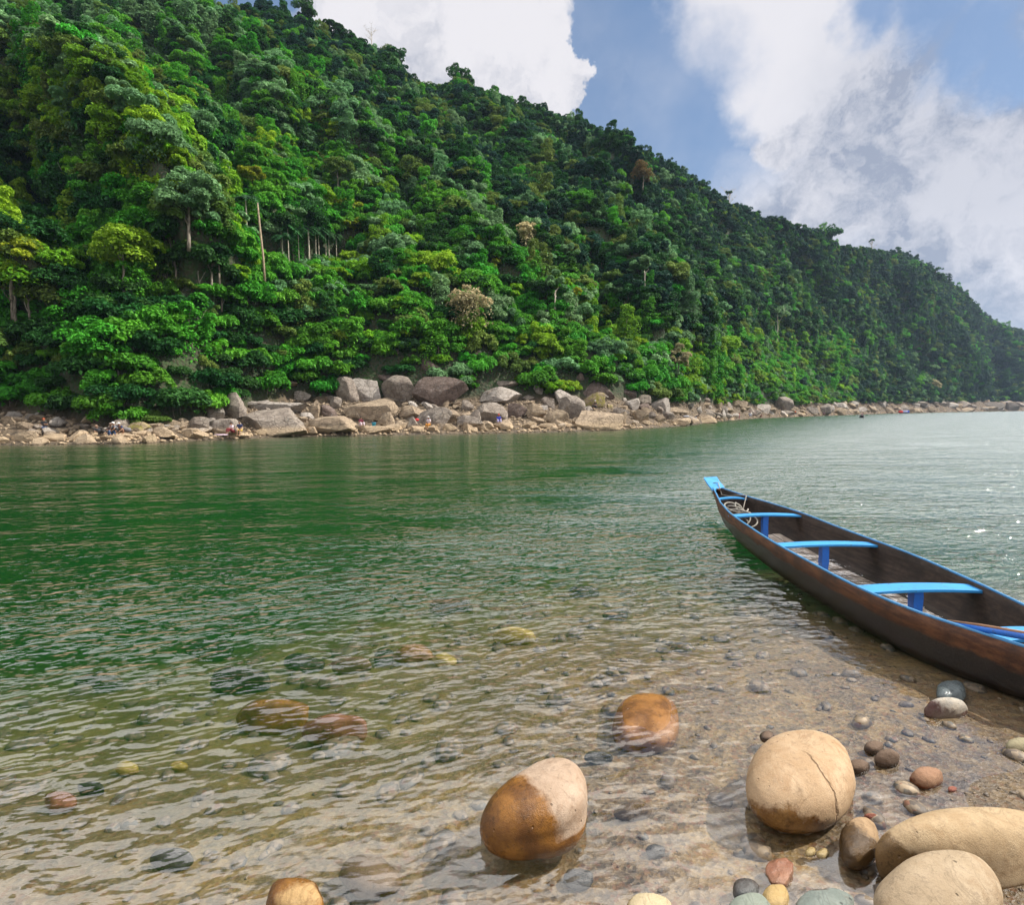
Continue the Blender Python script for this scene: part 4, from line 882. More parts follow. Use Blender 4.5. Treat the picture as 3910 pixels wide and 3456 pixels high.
stone(3296, 3110, 3350, 3136, RED, 'small red pebble pair-mate above the egg-shaped stone', 29, zc=.002, sub=3, cuts=4, name='pebble', cat='pebble')['label'] = 'small dark red pebble between the round boulder and the wide one'
YEL = m_stone('pebble_yellow', (.34, .26, .13), (.42, .33, .18), (.30, .22, .09), (.38, .29, .14), zwet=.2, fleck=(.25, .2, .1))
stone(3074, 3235, 3116, 3276, YEL, 'pale yellow pebble, left one of two under the round boulder', 30, zc=.0, sub=3, name='pebble', cat='pebble')
stone(3116, 3236, 3170, 3286, YEL, 'flat pale yellow pebble, right one of two under the round boulder', 31, zc=.0, sub=3, cuts=5, name='pebble', cat='pebble')
stone(2922, 3280, 3034, 3402, m_stone('stone_pinkish', (.34, .19, .12), (.44, .28, .19), (.22, .09, .05), (.34, .18, .11), zwet=.05, fleck=(.2, .08, .06)), 'pinkish orange rough stone left of the bottom cluster', 32, zc=.0, thick=.6, cuts=9, k=.2, sub=5)
stone(2797, 3350, 2903, 3450, m_stone('stone_slate', (.13, .15, .16), (.20, .22, .22), (.05, .04, .035), (.13, .14, .14), zwet=.05), 'dark slate-grey stone with a brown rim at the bottom of the photo', 33, zc=.0, sub=4)
stone(2905, 3376, 3014, 3500, m_stone('stone_yellowish', (.36, .25, .10), (.46, .34, .17), (.25, .15, .045), (.34, .23, .09), zwet=.01, fleck=(.35, .2, .1)), 'yellow stone with rusty veins at the bottom of the photo', 34, zc=.03, thick=.7, sub=4)
stone(2776, 3410, 2944, 3560, m_stone('stone_greygreen', (.20, .23, .19), (.28, .31, .26), (.16, .18, .15), (.22, .24, .2), zwet=.0), 'pale grey-green stone cut by the bottom edge, left of the yellow one', 35, zc=.03, thick=.55, sub=4)
stone(3030, 3384, 3262, 3580, m_stone('stone_slatebig', (.16, .19, .17), (.27, .30, .27), (.07, .045, .035), (.14, .10, .08), (0, 1, -.25), .07, .03), 'broad slate-green stone with a dark wet back at the bottom edge', 36, zc=.02, thick=.45, sub=4)
stone(2385, 3404, 2566, 3560, m_stone('stone_bottom', (.44, .36, .22), (.54, .46, .31), (.20, .13, .05), (.40, .29, .12), (-.9, .4, -.5), .05, .02), 'pale yellow-topped stone half out of the water at the bottom middle', 37, zc=.03, thick=.55, sub=4)
stone(1010, 3348, 1242, 3560, m_stone('stone_bottomleft', (.38, .24, .10), (.46, .31, .15), (.11, .042, .009), (.30, .14, .03), (-.3, .5, -.8), -.07, .03), 'golden brown stone rising from the water at the bottom left', 38, zc=.04, thick=.7, sub=4)
stone(2900, 2792, 2960, 2840, DK, 'dark brown stone peeping out behind the round boulder on its left', 39, zc=.0, sub=4)
# stones under water, seen through it
SUBM = {
 'dark': m_stone('sunk_dark', (.025, .03, .022), (.05, .05, .03), (.008, .010, .006), (.022, .022, .012), zwet=.3),
 'amber': m_stone('sunk_amber', AMB1, AMB2, (.10, .045, .008), (.26, .12, .018), zwet=.3),
 'red': m_stone('sunk_red', (.2, .08, .03), (.3, .13, .05), (.13, .045, .018), (.23, .09, .04), zwet=.3),
 'yellow': m_stone('sunk_yellow', (.5, .4, .08), (.6, .5, .12), (.26, .19, .035), (.36, .27, .06), zwet=.3, fleck=(.4, .3, .05)),
 'grey': m_stone('sunk_grey', (.1, .11, .12), (.17, .18, .19), (.045, .043, .038), (.095, .09, .08), zwet=.3),
 'brown': m_stone('sunk_brown', (.12, .08, .04), (.18, .12, .06), (.10, .065, .03), (.17, .11, .055), zwet=.3)}
def sunk(x0, y0, x1, y1, kind, label, seed, thick=.5, top=.02):
    """stone resting on the bed, at least top metres below the surface"""
    cx_, cy_ = (x0+x1)/2, (y0+y1)/2; z = -.05
    for _ in range(14):
        P = PZ(cx_, cy_, z); a = (x1 - x0) / 2 / F * np.linalg.norm(P - CP); c = a * thick; zb = float(bed_z(np.array(P[0]), np.array(P[1]))) + c * .55; z = min(zb, -top - c * .95)
        z = max(z, -2.5)
    return stone(x0, y0, x1, y1, SUBM[kind], label, seed, zc=z, thick=thick, sub=4, name='sunken_stone', cat='stone', cuts=3, pw=2.2)
for i, a in enumerate([(1640,2280,1810,2356,'dark','black sunken stone farthest out in the middle of the river shallows'), (1080,2488,1242,2582,'dark','black boot-shaped sunken stone left of the amber one'), (800,2570,1040,2636,'dark','long black sunken stone below the boot-shaped one'),
    (280,2560,470,2660,'dark','dark green sunken stone in the left part of the river'), (700,2450,900,2532,'dark','dim dark sunken stone, farthest out on the left'), (1500,2462,1655,2545,'amber','round amber sunken stone beside the yellow one'), (1650,2492,1745,2552,'yellow','bright yellow sunken stone in the middle of the shallows'),
    (1425,2472,1510,2552,'dark','black sunken stone touching the left side of the round amber one'), (1480,2252,1660,2322,'brown','dim brown sunken stone just left of the farthest black one'), (1265,2512,1420,2576,'brown','rusty brown sunken slab between the black boot-shaped stone and the amber one'), (900,2685,1190,2805,'amber','long amber sunken stone with dark left end'),
    (1150,2732,1410,2852,'red','broad reddish sunken stone right of the long amber one'), (440,2905,532,2970,'yellow','yellow sunken stone in the left foreground'), (650,2905,718,2950,'yellow','small dim yellow sunken stone in the left foreground'), (160,3020,296,3110,'red','reddish brown sunken stone near the left edge'), (296,2985,400,3045,'dark','dark sunken stone right behind the reddish one near the left edge'),
    (570,3240,740,3330,'grey','blue-grey sunken stone in the left foreground'), (1290,3260,1540,3440,'brown','large dim dark sunken stone at the bottom, left of the middle'), (3095,2500,3260,2600,'red','pale reddish sunken stone near the hull, its back rim showing'), (2915,2600,3065,2712,'grey','blue-grey sunken stone among ripple rings between the amber boulders'),
    (2690,2570,2812,2650,'red','small rusty stone just under the surface, right of the amber boulder'), (2150,3310,2270,3402,'grey','flat dark grey sunken stone in the bottom middle'), (2465,3225,2545,3280,'grey','small dark sunken stone right of the half-dry boulder'), (2340,3070,2490,3130,'brown','dim elongated sunken stone between the two big boulders'),
    (3250,2465,3380,2540,'brown','brown sunken stone in the shade of the hull, left one'), (3370,2460,3560,2580,'brown','large brown sunken stone in the shade of the hull, right one'), (2230,2870,2340,2922,'grey','dim grey sunken stone behind the half-dry boulder'), (1380,2170,1600,2240,'brown','very dim brown stone deep under the green water'), (1700,2160,1960,2250,'brown','broad dim brown stone deep under the water, right of the black one'), (2170,2240,2290,2290,'dark','small dark sunken stone in the middle shallows on the right'), (2300,2330,2400,2375,'dark','smallest black sunken stone to the right of the farthest one'), (1880,2400,2050,2470,'yellow','mustard sunken stone right of the bright yellow one')]):
    sunk(*a[:5], a[5], 900 + i, top=(.01 if a[1] > 2600 else .10))
# bed cobbles too many and small to count
Vs = []; Fs = []; nb = 0; rg = np.random.default_rng(41); V1, F1 = ICO[2]; V0, F0 = ICO[1]
def sprinkle(n, smin, smax, fn, base):
    global nb
    Vb_, Fb_ = base
    for k in range(n):
        q = fn()
        if q is None: continue
        x, y = q; s = smin + (smax - smin) * rg.uniform() ** 2.5; a = rg.uniform(0, 6.28); V = Vb_ * s * np.array([1, rg.uniform(.55, .95), rg.uniform(.35, .6)]) * (1 + rg.uniform(-.14, .14, (len(Vb_), 1)))
        V = V @ np.array([[math.cos(a), math.sin(a), 0], [-math.sin(a), math.cos(a), 0], [0, 0, 1]]); z = float(bed_z(np.array(x), np.array(y))); Vs.append(V + [x, y, z + s * .12]); Fs.append(Fb_ + nb); nb += len(Vb_)
def shoreband(lo, hi):
    def f():
        x = rg.uniform(-.3, 5.2); y = rg.uniform(1.2, 4.4); d = float(shore_dist(np.array(x), np.array(y)))
        return (x, y) if lo < d < hi else None
    return f
sprinkle(9000, .003, .014, shoreband(-1.5, .12), (V0, F0)); sprinkle(2600, .003, .010, shoreband(.1, 1.4), (V0, F0))
def far_bed():
    x = rg.uniform(-6, 5); y = rg.uniform(2, 9); d = float(shore_dist(np.array(x), np.array(y))); return (x, y) if .25 < d < 6 and rg.uniform() < .8 else None
def deep_bed():
    x = rg.uniform(-7, 4); y = rg.uniform(3, 10); d = float(shore_dist(np.array(x), np.array(y))); return (x, y) if 2.2 < d < 6.5 else None
sprinkle(1500, .012, .085, far_bed, (V1, F1)); sprinkle(420, .03, .15, deep_bed, (V1, F1)); sprinkle(260, .015, .06, shoreband(-.6, .5), (V1, F1))
def m_gravel():
    m, t, out = newmat('gravel'); p = t.new('ShaderNodeNewGeometry').outputs['Position']; v = t.vor(p, 38, out='Color'); sc = t.new('ShaderNodeSeparateColor'); t.put(sc.inputs[0], v)
    c = t.mix(sc.outputs[0], (.07, .055, .045), (.36, .27, .17)); c = t.mix(t.ramp(sc.outputs[1], .93, .97), c, (.20, .09, .05)); c = t.mix(t.ramp(sc.outputs[2], .8, .9), c, (.09, .09, .08))
    sp = t.new('ShaderNodeSeparateXYZ'); t.put(sp.inputs[0], p); c = t.mix(t.ramp(sp.outputs['Z'], .03, .0, 0, .45), c, (.03, .02, .012)); c = t.mix(t.ramp(sp.outputs['Z'], -.1, -.7, 0, .5), c, (.05, .045, .014))
    pbsdf(t, out, c, .6, t.bump(t.noise(p, 120, 3), .4, .004)); return m
m = mesh_np('gravel', np.vstack(Vs), np.vstack(Fs), True); m.materials.append(m_gravel()); tag(obj('gravel', m), 'fine gravel and cobbles lying on the wet sand and the shallow river bed', 'gravel', kind='stuff')
# ------------------------------------------------------------------ the canoe
def m_wood(name, a, b, dark, rough=.7, wetz=None, plank=None, axis=1):
    m, t, out = newmat(name); geo = t.new('ShaderNodeNewGeometry'); p = geo.outputs['Position']
    g1 = t.noise(t.mapping(p, (9, .8, 9)), 3, 6, .65); n = t.noise(p, 3.0, 5, .65); f = t.noise(t.mapping(p, (40, 3, 40)), 4, 4, .6)
    c = t.mix(t.ramp(g1, .34, .66), a, b); c = t.mix(t.ramp(n, .45, .68, 0, .7), c, dark); c = t.mix(t.ramp(f, .5, .7, 0, .3), c, tuple(v * .4 for v in dark))
    r = rough
    if wetz is not None:
        sp = t.new('ShaderNodeSeparateXYZ'); t.put(sp.inputs[0], p)
        w = t.ramp(t.math('ADD', sp.outputs['Z'], t.math('ADD', t.math('MULTIPLY', t.math('SUBTRACT', n, .5), .16), t.math('MULTIPLY', t.math('SUBTRACT', sp.outputs['Y'], 6.0), -.012))), wetz + .015, wetz - .015)
        c = t.mix(t.math('MULTIPLY', w, .92), c, (.012, .010, .008)); r = t.ramp(w, 0, 1, rough, .35)
    pbsdf(t, out, c, r, t.bump(t.math('ADD', g1, t.math('MULTIPLY', f, .6)), .35, .01), .4); return m
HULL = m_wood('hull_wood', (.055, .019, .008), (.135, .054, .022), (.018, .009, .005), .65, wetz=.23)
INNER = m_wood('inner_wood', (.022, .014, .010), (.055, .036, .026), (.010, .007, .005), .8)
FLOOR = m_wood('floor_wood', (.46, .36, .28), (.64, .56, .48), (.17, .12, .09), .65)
def m_blue(name, col, chip=.12):
    m, t, out = newmat(name); p = t.new('ShaderNodeNewGeometry').outputs['Position']; n = t.noise(p, 14, 6, .7); n2 = t.noise(p, 2.5, 4, .6); n3 = t.noise(t.mapping(p, (6, 30, 20)), 4, 4)
    c = t.mix(t.ramp(n2, .35, .65), tuple(v * .82 for v in col), col); c = t.mix(t.ramp(n3, .45, .7, 0, .25), c, tuple(min(1, v * 1.25 + .03) for v in col)); c = t.mix(t.ramp(n, .60, .66, 0, .75), c, (.06, .07, .08)); c = t.mix(t.ramp(t.noise(p, 45, 4, .7), .58, .68, 0, .35), c, (.10, .09, .09))
    pbsdf(t, out, c, .42, t.bump(t.math('ADD', n, n3), .25, .006), .5); return m
BLUE = m_blue('blue_paint', (.035, .29, .66)); RIM = m_blue('blue_rim', (.045, .22, .46)); BLUED = m_blue('blue_paint_deep', (.02, .15, .60))
ST = [  # Y, left x, right x, gunwale height, keel height
 (10.02, 3.66, 3.86, .60, .47), (9.75, 3.61, 3.95, .57, .33), (9.45, 3.54, 4.08, .53, .17), (9.10, 3.46, 4.28, .48, .04), (8.4, 3.345, 4.46, .43, -.07), (7.5, 3.265, 4.48, .40, -.12), (6.7, 3.20, 4.49, .385, -.14),
 (6.0, 3.18, 4.48, .375, -.14), (5.0, 3.16, 4.35, .37, -.13), (4.35, 3.235, 4.22, .37, -.12), (3.75, 3.41, 4.07, .38, -.06), (3.3, 3.54, 3.94, .40, .04), (2.95, 3.62, 3.84, .43, .20), (2.8, 3.66, 3.79, .45, .30)]
sa_ = np.array(ST); ys = np.linspace(10.02, 2.8, 64)
def smooth_interp(col):
    # Catmull-Rom through the stations
    out = []; Yk = sa_[:, 0]
    for y in ys:
        i = int(np.clip(np.searchsorted(-Yk, -y) - 1, 0, len(Yk) - 2)); t0 = (y - Yk[i]) / (Yk[i+1] - Yk[i]); v = sa_[:, col]
        p0 = v[max(i-1, 0)]; p1 = v[i]; p2 = v[i+1]; p3 = v[min(i+2, len(v)-1)]
        out.append(.5 * ((2*p1) + (-p0+p2)*t0 + (2*p0-5*p1+4*p2-p3)*t0**2 + (-p0+3*p1-3*p2+p3)*t0**3))
    return np.array(out)
XL, XR, GZh, KZ = [smooth_interp(c) for c in (1, 2, 3, 4)]
CXb = (XL + XR) / 2; HW = (XR - XL) / 2
PROF = [(-1, 1), (-.985, .80), (-.94, .55), (-.86, .30), (-.72, .10), (-.45, .02), (0, 0), (.45, .02), (.72, .10), (.86, .30), (.94, .55), (.985, .80), (1, 1)]
boat = empty('canoe', (3.8, 6.0, 0)); tag(boat, 'long wooden canoe with blue gunwales and blue seats moored in the shallows, the largest boat', 'boat')
bo = np.array([3.8, 6.0, 0])
def sec(i, off=0.0):
    w = HW[i] - off; k = KZ[i] + (off * 1.3 if off else 0); gh = GZh[i]
    return [(CXb[i] + a * w, ys[i], k + (gh - k) * b) for a, b in PROF]
V = []; Fc = []; n = len(PROF)
for i in range(len(ys)): V += sec(i)
for i in range(len(ys)): V += sec(i, .028)
Nn = len(ys)
for i in range(Nn - 1):
    for k in range(n - 1):
        a = i*n+k; Fc.append((a, a+n, a+n+1, a+1)); b = Nn*n + a; Fc.append((b, b+1, b+n+1, b+n))
for i in range(Nn - 1):
    for k in (0, n-1):
        a = i*n+k; b = Nn*n+a; Fc.append((a, b, b+n, a+n) if k == 0 else (a, a+n, b+n, b))
for i in (0, Nn-1):
    for k in range(n-1):
        a = i*n+k; b = Nn*n+a; Fc.append((a, a+1, b+1, b))
    Fc.append(tuple(i*n+k for k in range(n)))
def put(name, V, Fc, mat, smooth=True, parent=boat, bevel=0):
    m = mesh_py(name, [np.array(v) - bo for v in V], Fc, smooth); 
    if bevel:
        bm = bmesh.new(); bm.from_mesh(m); bmesh.ops.bevel(bm, geom=bm.edges[:], offset=bevel, segments=2, affect='EDGES', profile=.6); bm.to_mesh(m); bm.free()
    m.materials.append(mat); return obj(name, m, parent=parent)
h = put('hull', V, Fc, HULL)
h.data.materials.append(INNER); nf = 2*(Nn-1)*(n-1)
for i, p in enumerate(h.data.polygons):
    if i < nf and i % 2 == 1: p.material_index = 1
bmh = bmesh.new(); bmh.from_mesh(h.data); bmesh.ops.recalc_face_normals(bmh, faces=bmh.faces[:]); bmh.to_mesh(h.data); bmh.free()
# gunwale strips
for sgn, arr in ((-1, XL), (1, XR)):
    mb = MB(); pts = [(arr[i] - sgn * .012, ys[i], GZh[i] + .008) for i in range(Nn)]
    V = []; Fc = []
    for q in pts: V += [(q[0]-.0105, q[1], q[2]-.014), (q[0]+.0105, q[1], q[2]-.014), (q[0]+.0105, q[1], q[2]+.008), (q[0]-.0105, q[1], q[2]+.008)]
    for i in range(Nn-1):
        for k in range(4): a = i*4+k; b = i*4+(k+1) % 4; Fc.append((a, b, b+4, a+4))
    Fc.append((3, 2, 1, 0)); Fc.append(tuple((Nn-1)*4 + k for k in range(4)))
    put('gunwale', V, Fc, RIM)
# floor: three long worn boards with gaps and a raised edge strip
def fl(i, f): return (CXb[i] + f * HW[i] * .70, ys[i], max(KZ[i], -.14) + .062 + .012 * abs(f))
mb = None
for f0, f1, dz in ((-.98, -.36, .004), (-.33, .30, .0), (.33, .62, .003), (.65, .98, .012)):
    V = []; Fc = []; rng_i = [i for i in range(Nn) if 8.75 > ys[i] > 3.25]
    for i in rng_i:
        a = fl(i, f0); b = fl(i, f1); V += [(a[0], a[1], a[2]+dz-.015), (b[0], b[1], b[2]+dz-.015), (b[0], b[1], b[2]+dz+.008), (a[0], a[1], a[2]+dz+.008)]
    for i in range(len(rng_i)-1):
        for k in range(4): a = i*4+k; b = i*4+(k+1) % 4; Fc.append((a, b, b+4, a+4))
    put('bottom_board', V, Fc, FLOOR, False)
def at_y(y): return [float(np.interp(-y, -ys, q)) for q in (CXb, HW, GZh, KZ)]
for y, wd, post in ((9.47, .10, 0), (8.42, .17, 1), (6.70, .19, 1), (5.03, .21, 1), (3.93, .22, 0)):
    cx_, hw, gh, kz = at_y(y); V = []; Fc = []; m_ = 13; th = .027; z0 = gh - .035
    for k in range(m_):
        f = -1 + 2 * k / (m_-1); x = cx_ + f * (hw - (.012 if y > 4.5 else .07)); z = z0 + .024 * (1 - f*f); yy = y + .015 * f
        V += [(x, yy-wd/2, z-th), (x, yy+wd/2, z-th), (x, yy+wd/2, z), (x, yy-wd/2, z)]
    for k in range(m_-1):
        for j in range(4): a = k*4+j; b = k*4+(j+1) % 4; Fc.append((a, b, b+4, a+4))
    Fc.append((3, 2, 1, 0)); Fc.append(tuple((m_-1)*4+k for k in range(4)))
    s = put('seat', V, Fc, BLUE, False, bevel=.004)
    if post:
        mb = MB(); zt = z0 + .024 - th; zb = kz + .07; pw = .042
        rr = random.Random(int(y*10)); L = []
        for k in range(7):
            z = zb + (zt - zb) * k / 6; L.append([(cx_ + a * (pw + rr.uniform(-.004, .004)), y + b * (pw + rr.uniform(-.004, .004)), z) for a, b in ((-1,-1),(1,-1),(1,1),(-1,1))])
        V = [q for l in L for q in l]; Fc = [(k*4+j, k*4+(j+1) % 4, (k+1)*4+(j+1) % 4, (k+1)*4+j) for k in range(6) for j in range(4)] + [(3,2,1,0), (24,25,26,27)]
        put('seat_post', V, Fc, BLUED, False, bevel=.003)
# bow plate
a0 = PZ(2717, 1868, .60); a1 = PZ(2762, 1856, .60); b0 = PY(2687, 1823, 10.62); b1 = PY(2737, 1820, 10.62)
V = []
for q in (a0, a1): V.append(q + np.array([0, -.05, -.01]))
for q in ((b1 + a1) / 2 + [0, 0, -.01], b1, b0, (b0 + a0) / 2 + [0, 0, -.01]): V.append(np.array(q))
V = V + [v - np.array([0, 0, .03]) for v in V]
put('bow_plate', V, [(0,1,2,5), (2,3,4,5), (6,11,8,7), (8,11,10,9)] + [(i, i+6, (i+1) % 6 + 6, (i+1) % 6) for i in range(6)], BLUE, False, bevel=.004)
ROPE = simple('rope', (.30, .27, .23), .9, .3, 60, .5)
RG_ = simple('rope_light', (.30, .28, .24), .9, .3, 60, .5)
def rope(name, pts, r, label, loc, mat=ROPE):
    V, Fc = tube([Vector(p) - Vector(loc) for p in pts], r, 6); m = mesh_py(name, V, Fc, True); o = obj(name, m, mat, loc=loc); tag(o, label, 'rope'); return o
rr = random.Random(4); pts = []; cx_, hw, gh, kz = at_y(9.0)
for k in range(300):
    a = k * .23; R0 = .15 + .06 * math.sin(k * .045) + .03 * math.sin(k * .31); tl = math.sin(k * .021) * .9
    pts.append((3.76 + R0 * math.cos(a) + .05 * math.sin(k*.06), 9.03 + R0 * 1.1 * math.sin(a) * math.cos(tl), kz + .14 + .26 * k / 300 + .10 * math.sin(a + k * .02) * (.4 + abs(math.sin(tl)))))
rope('rope_coil', pts, .012, 'tangled coil of grey rope lying in the bow of the canoe', (cx_, 9.0, kz), RG_)
p0 = PY(2733, 1850, 10.3)
tp = p0; pts = [tp + np.array([-.04, .03, .02]), tp + np.array([0.03, .06, .03]), tp + np.array([.05, 0, .03]), tp + np.array([.02, -.1, .0]), np.array([3.80, 9.9, .50]), np.array([3.86, 9.72, .50]), np.array([3.98, 9.58, .535]), np.array([4.05, 9.48, .555]), np.array([4.04, 9.42, .555]), np.array([3.95, 9.3, .40]), np.array([3.85, 9.15, .25])]
rope('mooring_rope', pts, .008, 'thin grey rope knotted through the blue bow plate of the canoe', tuple(tp))
# punt pole / paddle lying across the stern
q0 = PZ(3622, 2380, .36); q1 = PZ(3930, 2435, .46)
q1 = q0 + (q1 - q0) * 1.35
pd = empty('paddle', tuple((q0 + q1) / 2)); tag(pd, 'blue and brown wooden paddle shaft lying over the edge of the canoe near its stern', 'paddle')
c0 = (q0 + q1) / 2
V, Fc = tube([q0 - c0, (q0*2+q1)/3 - c0, (q0 + q1*2)/3 - c0, q1 - c0], [.014, .022, .024, .024], 10); m = mesh_py('shaft', V, Fc, True); obj('shaft', m, BLUED, parent=pd)
V, Fc = tube([q0 - c0 + np.array([0, .01, .016]), (q0*2+q1)/3 - c0 + np.array([0, .012, .022]), q1 - c0 + np.array([0, .012, .024])], [.008, .012, .012], 8); m = mesh_py('wooden_edge', V, Fc, True); obj('wooden_edge', m, simple('paddle_wood', (.26, .14, .08)), parent=pd)
b_ = q1 - c0; V = [b_ + np.array(v) for v in [(-.02, -.03, 0), (.5, -.12, -.02), (.62, 0, -.03), (.5, .12, -.02), (-.02, .03, 0)]]; V = V + [v - np.array([0, 0, .02]) for v in V]
m = mesh_py('blade', V, [(0,1,2,3,4), (9,8,7,6,5)] + [(i, i+5, (i+1) % 5 + 5, (i+1) % 5) for i in range(5)]); obj('blade', m, BLUE, parent=pd)
# ------------------------------------------------------------------ people
CM_ = {}
def cm(col, rough=.8):
    k = tuple(col)
    if k not in CM_: CM_[k] = simple('cloth', col, rough, .15, 20)
    return CM_[k]
SKIN = simple('skin', (.30, .155, .09), .6, .1, 10); HAIR = simple('hair', (.02, .015, .012), .7, .2, 40)
def skin_mesh(name, nodes, edges, mat, parent, root=0, sub=1):
    m = bpy.data.meshes.new(name); m.from_pydata([tuple(v[:3]) for v in nodes], edges, []); m.materials.append(mat)
    o = bpy.data.objects.new(name, m); COL.objects.link(o); o.parent = parent
    sk = o.modifiers.new('skin', 'SKIN'); sk.use_smooth_shade = True
    for i, v in enumerate(nodes):
        d = m.skin_vertices[0].data[i]; r = v[3]; d.radius = r if isinstance(r, tuple) else (r, r); d.use_root = (i == root)
    ss = o.modifiers.new('smooth', 'SUBSURF'); ss.levels = sub; ss.render_levels = sub
    return o
POSES = {  # joints in metres, x to the person's left as seen, y away from the way the person faces (faces -y)
 'stand': dict(pel=(0,0,.92), chest=(0,-.02,1.26), neck=(0,-.03,1.46), head=(0,-.05,1.60), kl=(-.10,-.03,.50), al=(-.11,0,.09), kr=(.10,-.02,.50), ar=(.12,.03,.09), el=(-.27,-.08,1.14), hl=(-.18,-.30,1.16), er=(.27,-.06,1.14), hr=(.16,-.30,1.20)),
 'sit': dict(pel=(0,0,.12), chest=(0,-.05,.46), neck=(0,-.10,.64), head=(0,-.15,.78), kl=(-.17,-.42,.36), al=(-.15,-.52,-.04), kr=(.17,-.42,.34), ar=(.16,-.54,-.06), el=(-.27,-.17,.34), hl=(-.15,-.42,.36), er=(.27,-.17,.34), hr=(.13,-.44,.38)),
 'legsdown': dict(pel=(0,0,.12), chest=(0,-.03,.47), neck=(0,-.06,.66), head=(0,-.10,.80), kl=(-.12,-.40,.12), al=(-.10,-.46,-.32), kr=(.12,-.40,.12), ar=(.10,-.46,-.32), el=(-.26,-.10,.34), hl=(-.14,-.34,.26), er=(.26,-.10,.34), hr=(.14,-.34,.26)),
 'squat': dict(pel=(0,.10,.22), chest=(0,-.10,.50), neck=(0,-.18,.66), head=(0,-.27,.76), kl=(-.20,-.22,.46), al=(-.15,0,.05), kr=(.20,-.22,.46), ar=(.15,0,.05), el=(-.26,-.30,.38), hl=(-.12,-.46,.22), er=(.26,-.30,.38), hr=(.12,-.46,.20)),
 'bend': dict(pel=(0,.12,.88), chest=(0,-.16,1.08), neck=(0,-.34,1.12), head=(0,-.46,1.06), kl=(-.11,.02,.48), al=(-.12,.08,.09), kr=(.11,.02,.48), ar=(.13,.10,.09), el=(-.22,-.30,.84), hl=(-.12,-.42,.58), er=(.22,-.30,.84), hr=(.12,-.42,.58)),
 'lie': dict(pel=(0,0,.14), chest=(.02,.30,.28), neck=(.03,.46,.42), head=(.03,.54,.54), kl=(-.12,-.42,.30), al=(-.13,-.80,.06), kr=(.12,-.44,.18), ar=(.13,-.86,.06), el=(-.25,.36,.16), hl=(-.22,.14,.12), er=(.27,.34,.20), hr=(.20,.08,.22)),
}
def person(pxx, pyy, pose, shirt, trouser, label, face=0.0, hat=None, hat_kind='cap', scale=1.0, Y=None, z=None, short=False, out=1.2, bag=None):
    if Y is None:
        b = S_at(pxx, min(pyy, float(WL(pxx)) - 1)); d = np.linalg.norm(b - CP); out = out + (1.3 if pxx < 2500 else .8); b = PY(pxx, pyy, b[1] - out * b[1] / d)
    else: b = PY(pxx, pyy, Y)
    if z is not None: b[2] = z
    e = empty('person', tuple(b), face); e.scale = (scale,) * 3; tag(e, label, 'person')
    q = POSES[pose]; g_ = lambda k: q[k]
    mid = lambda a, b2, f=.5: tuple(a[i] * (1-f) + b2[i] * f for i in range(3))
    sl_ = tuple(np.array(g_('neck')) + np.array([-.17, .02, -.06])); sr = tuple(np.array(g_('neck')) + np.array([.17, .02, -.06]))
    def foot(a): return (a[0], a[1] - .17, a[2] - .05)
    nd = [(*g_('pel'), (.13, .10)), (*mid(g_('pel'), g_('chest')), (.12, .09)), (*g_('chest'), (.15, .10)), (*g_('neck'), .055), (*mid(g_('neck'), g_('head'), .55), .07), (*g_('head'), (.085, .10)), (*(np.array(g_('head')) + [0, 0, .07]), .075),
          (*sl_, .06), (*g_('el'), .043), (*g_('hl'), .032), (*sr, .06), (*g_('er'), .043), (*g_('hr'), .032),
          (g_('pel')[0]-.09, g_('pel')[1], g_('pel')[2]-.03, .095), (*g_('kl'), .062), (*g_('al'), .04), (*foot(g_('al')), .035), (g_('pel')[0]+.09, g_('pel')[1], g_('pel')[2]-.03, .095), (*g_('kr'), .062), (*g_('ar'), .04), (*foot(g_('ar')), .035)]
    for side_, base in ((-1, 9), (1, 12)):      # hand: palm, fingers, thumb
        hnd = np.array(nd[base][:3]); el = np.array(nd[base-1][:3]); dr = (hnd - el) / np.linalg.norm(hnd - el)
        nd.append((*(hnd + dr * .07), .024)); nd.append((*(hnd + dr * .05 + np.array([-side_ * .04, 0, .02])), .012))
    ed = [(0,1),(1,2),(2,3),(3,4),(4,5),(5,6),(2,7),(7,8),(8,9),(2,10),(10,11),(11,12),(0,13),(13,14),(14,15),(15,16),(0,17),(17,18),(18,19),(19,20),(9,21),(9,22),(12,23),(12,24)]
    skin_mesh('body', nd, ed, SKIN, e)
    sh = [(*g_('pel'), (.145, .115)), nd[1][:3] + ((.145, .115),), nd[2][:3] + ((.17, .12),), (*mid(g_('chest'), g_('neck'), .75), .085), (*sl_, .08), (*mid(sl_, g_('el'), .8), .062), (*sr, .08), (*mid(sr, g_('er'), .8), .062)]
    skin_mesh('shirt', sh, [(0,1),(1,2),(2,3),(2,4),(4,5),(2,6),(6,7)], cm(shirt), e)
    f = .65 if short else .92
    tr = [(*g_('pel'), (.15, .12)), nd[13][:3] + (.115,), (*g_('kl'), .082), nd[17][:3] + (.115,), (*g_('kr'), .082)]
    edt = [(0,1),(1,2),(0,3),(3,4)]
    if short: tr[2] = (*mid(nd[13][:3], g_('kl'), .8), .092); tr[4] = (*mid(nd[17][:3], g_('kr'), .8), .092)
    else: tr += [(*mid(g_('kl'), g_('al'), .85), .06), (*mid(g_('kr'), g_('ar'), .85), .06)]; edt += [(2,5),(4,6)]
    skin_mesh('trousers', tr, edt, cm(trouser), e)
    hc = Vector(g_('head')) + Vector((0, .02, .06)); V0_, F0_ = ICO[3]; V_ = V0_.copy(); V_ = V_[:, :] * np.array([.103, .118, .105]); keep = V_[:, 2] > -.045; V_[:, 2] = np.maximum(V_[:, 2], -.05 + .08 * (V_[:, 1] < -.03))
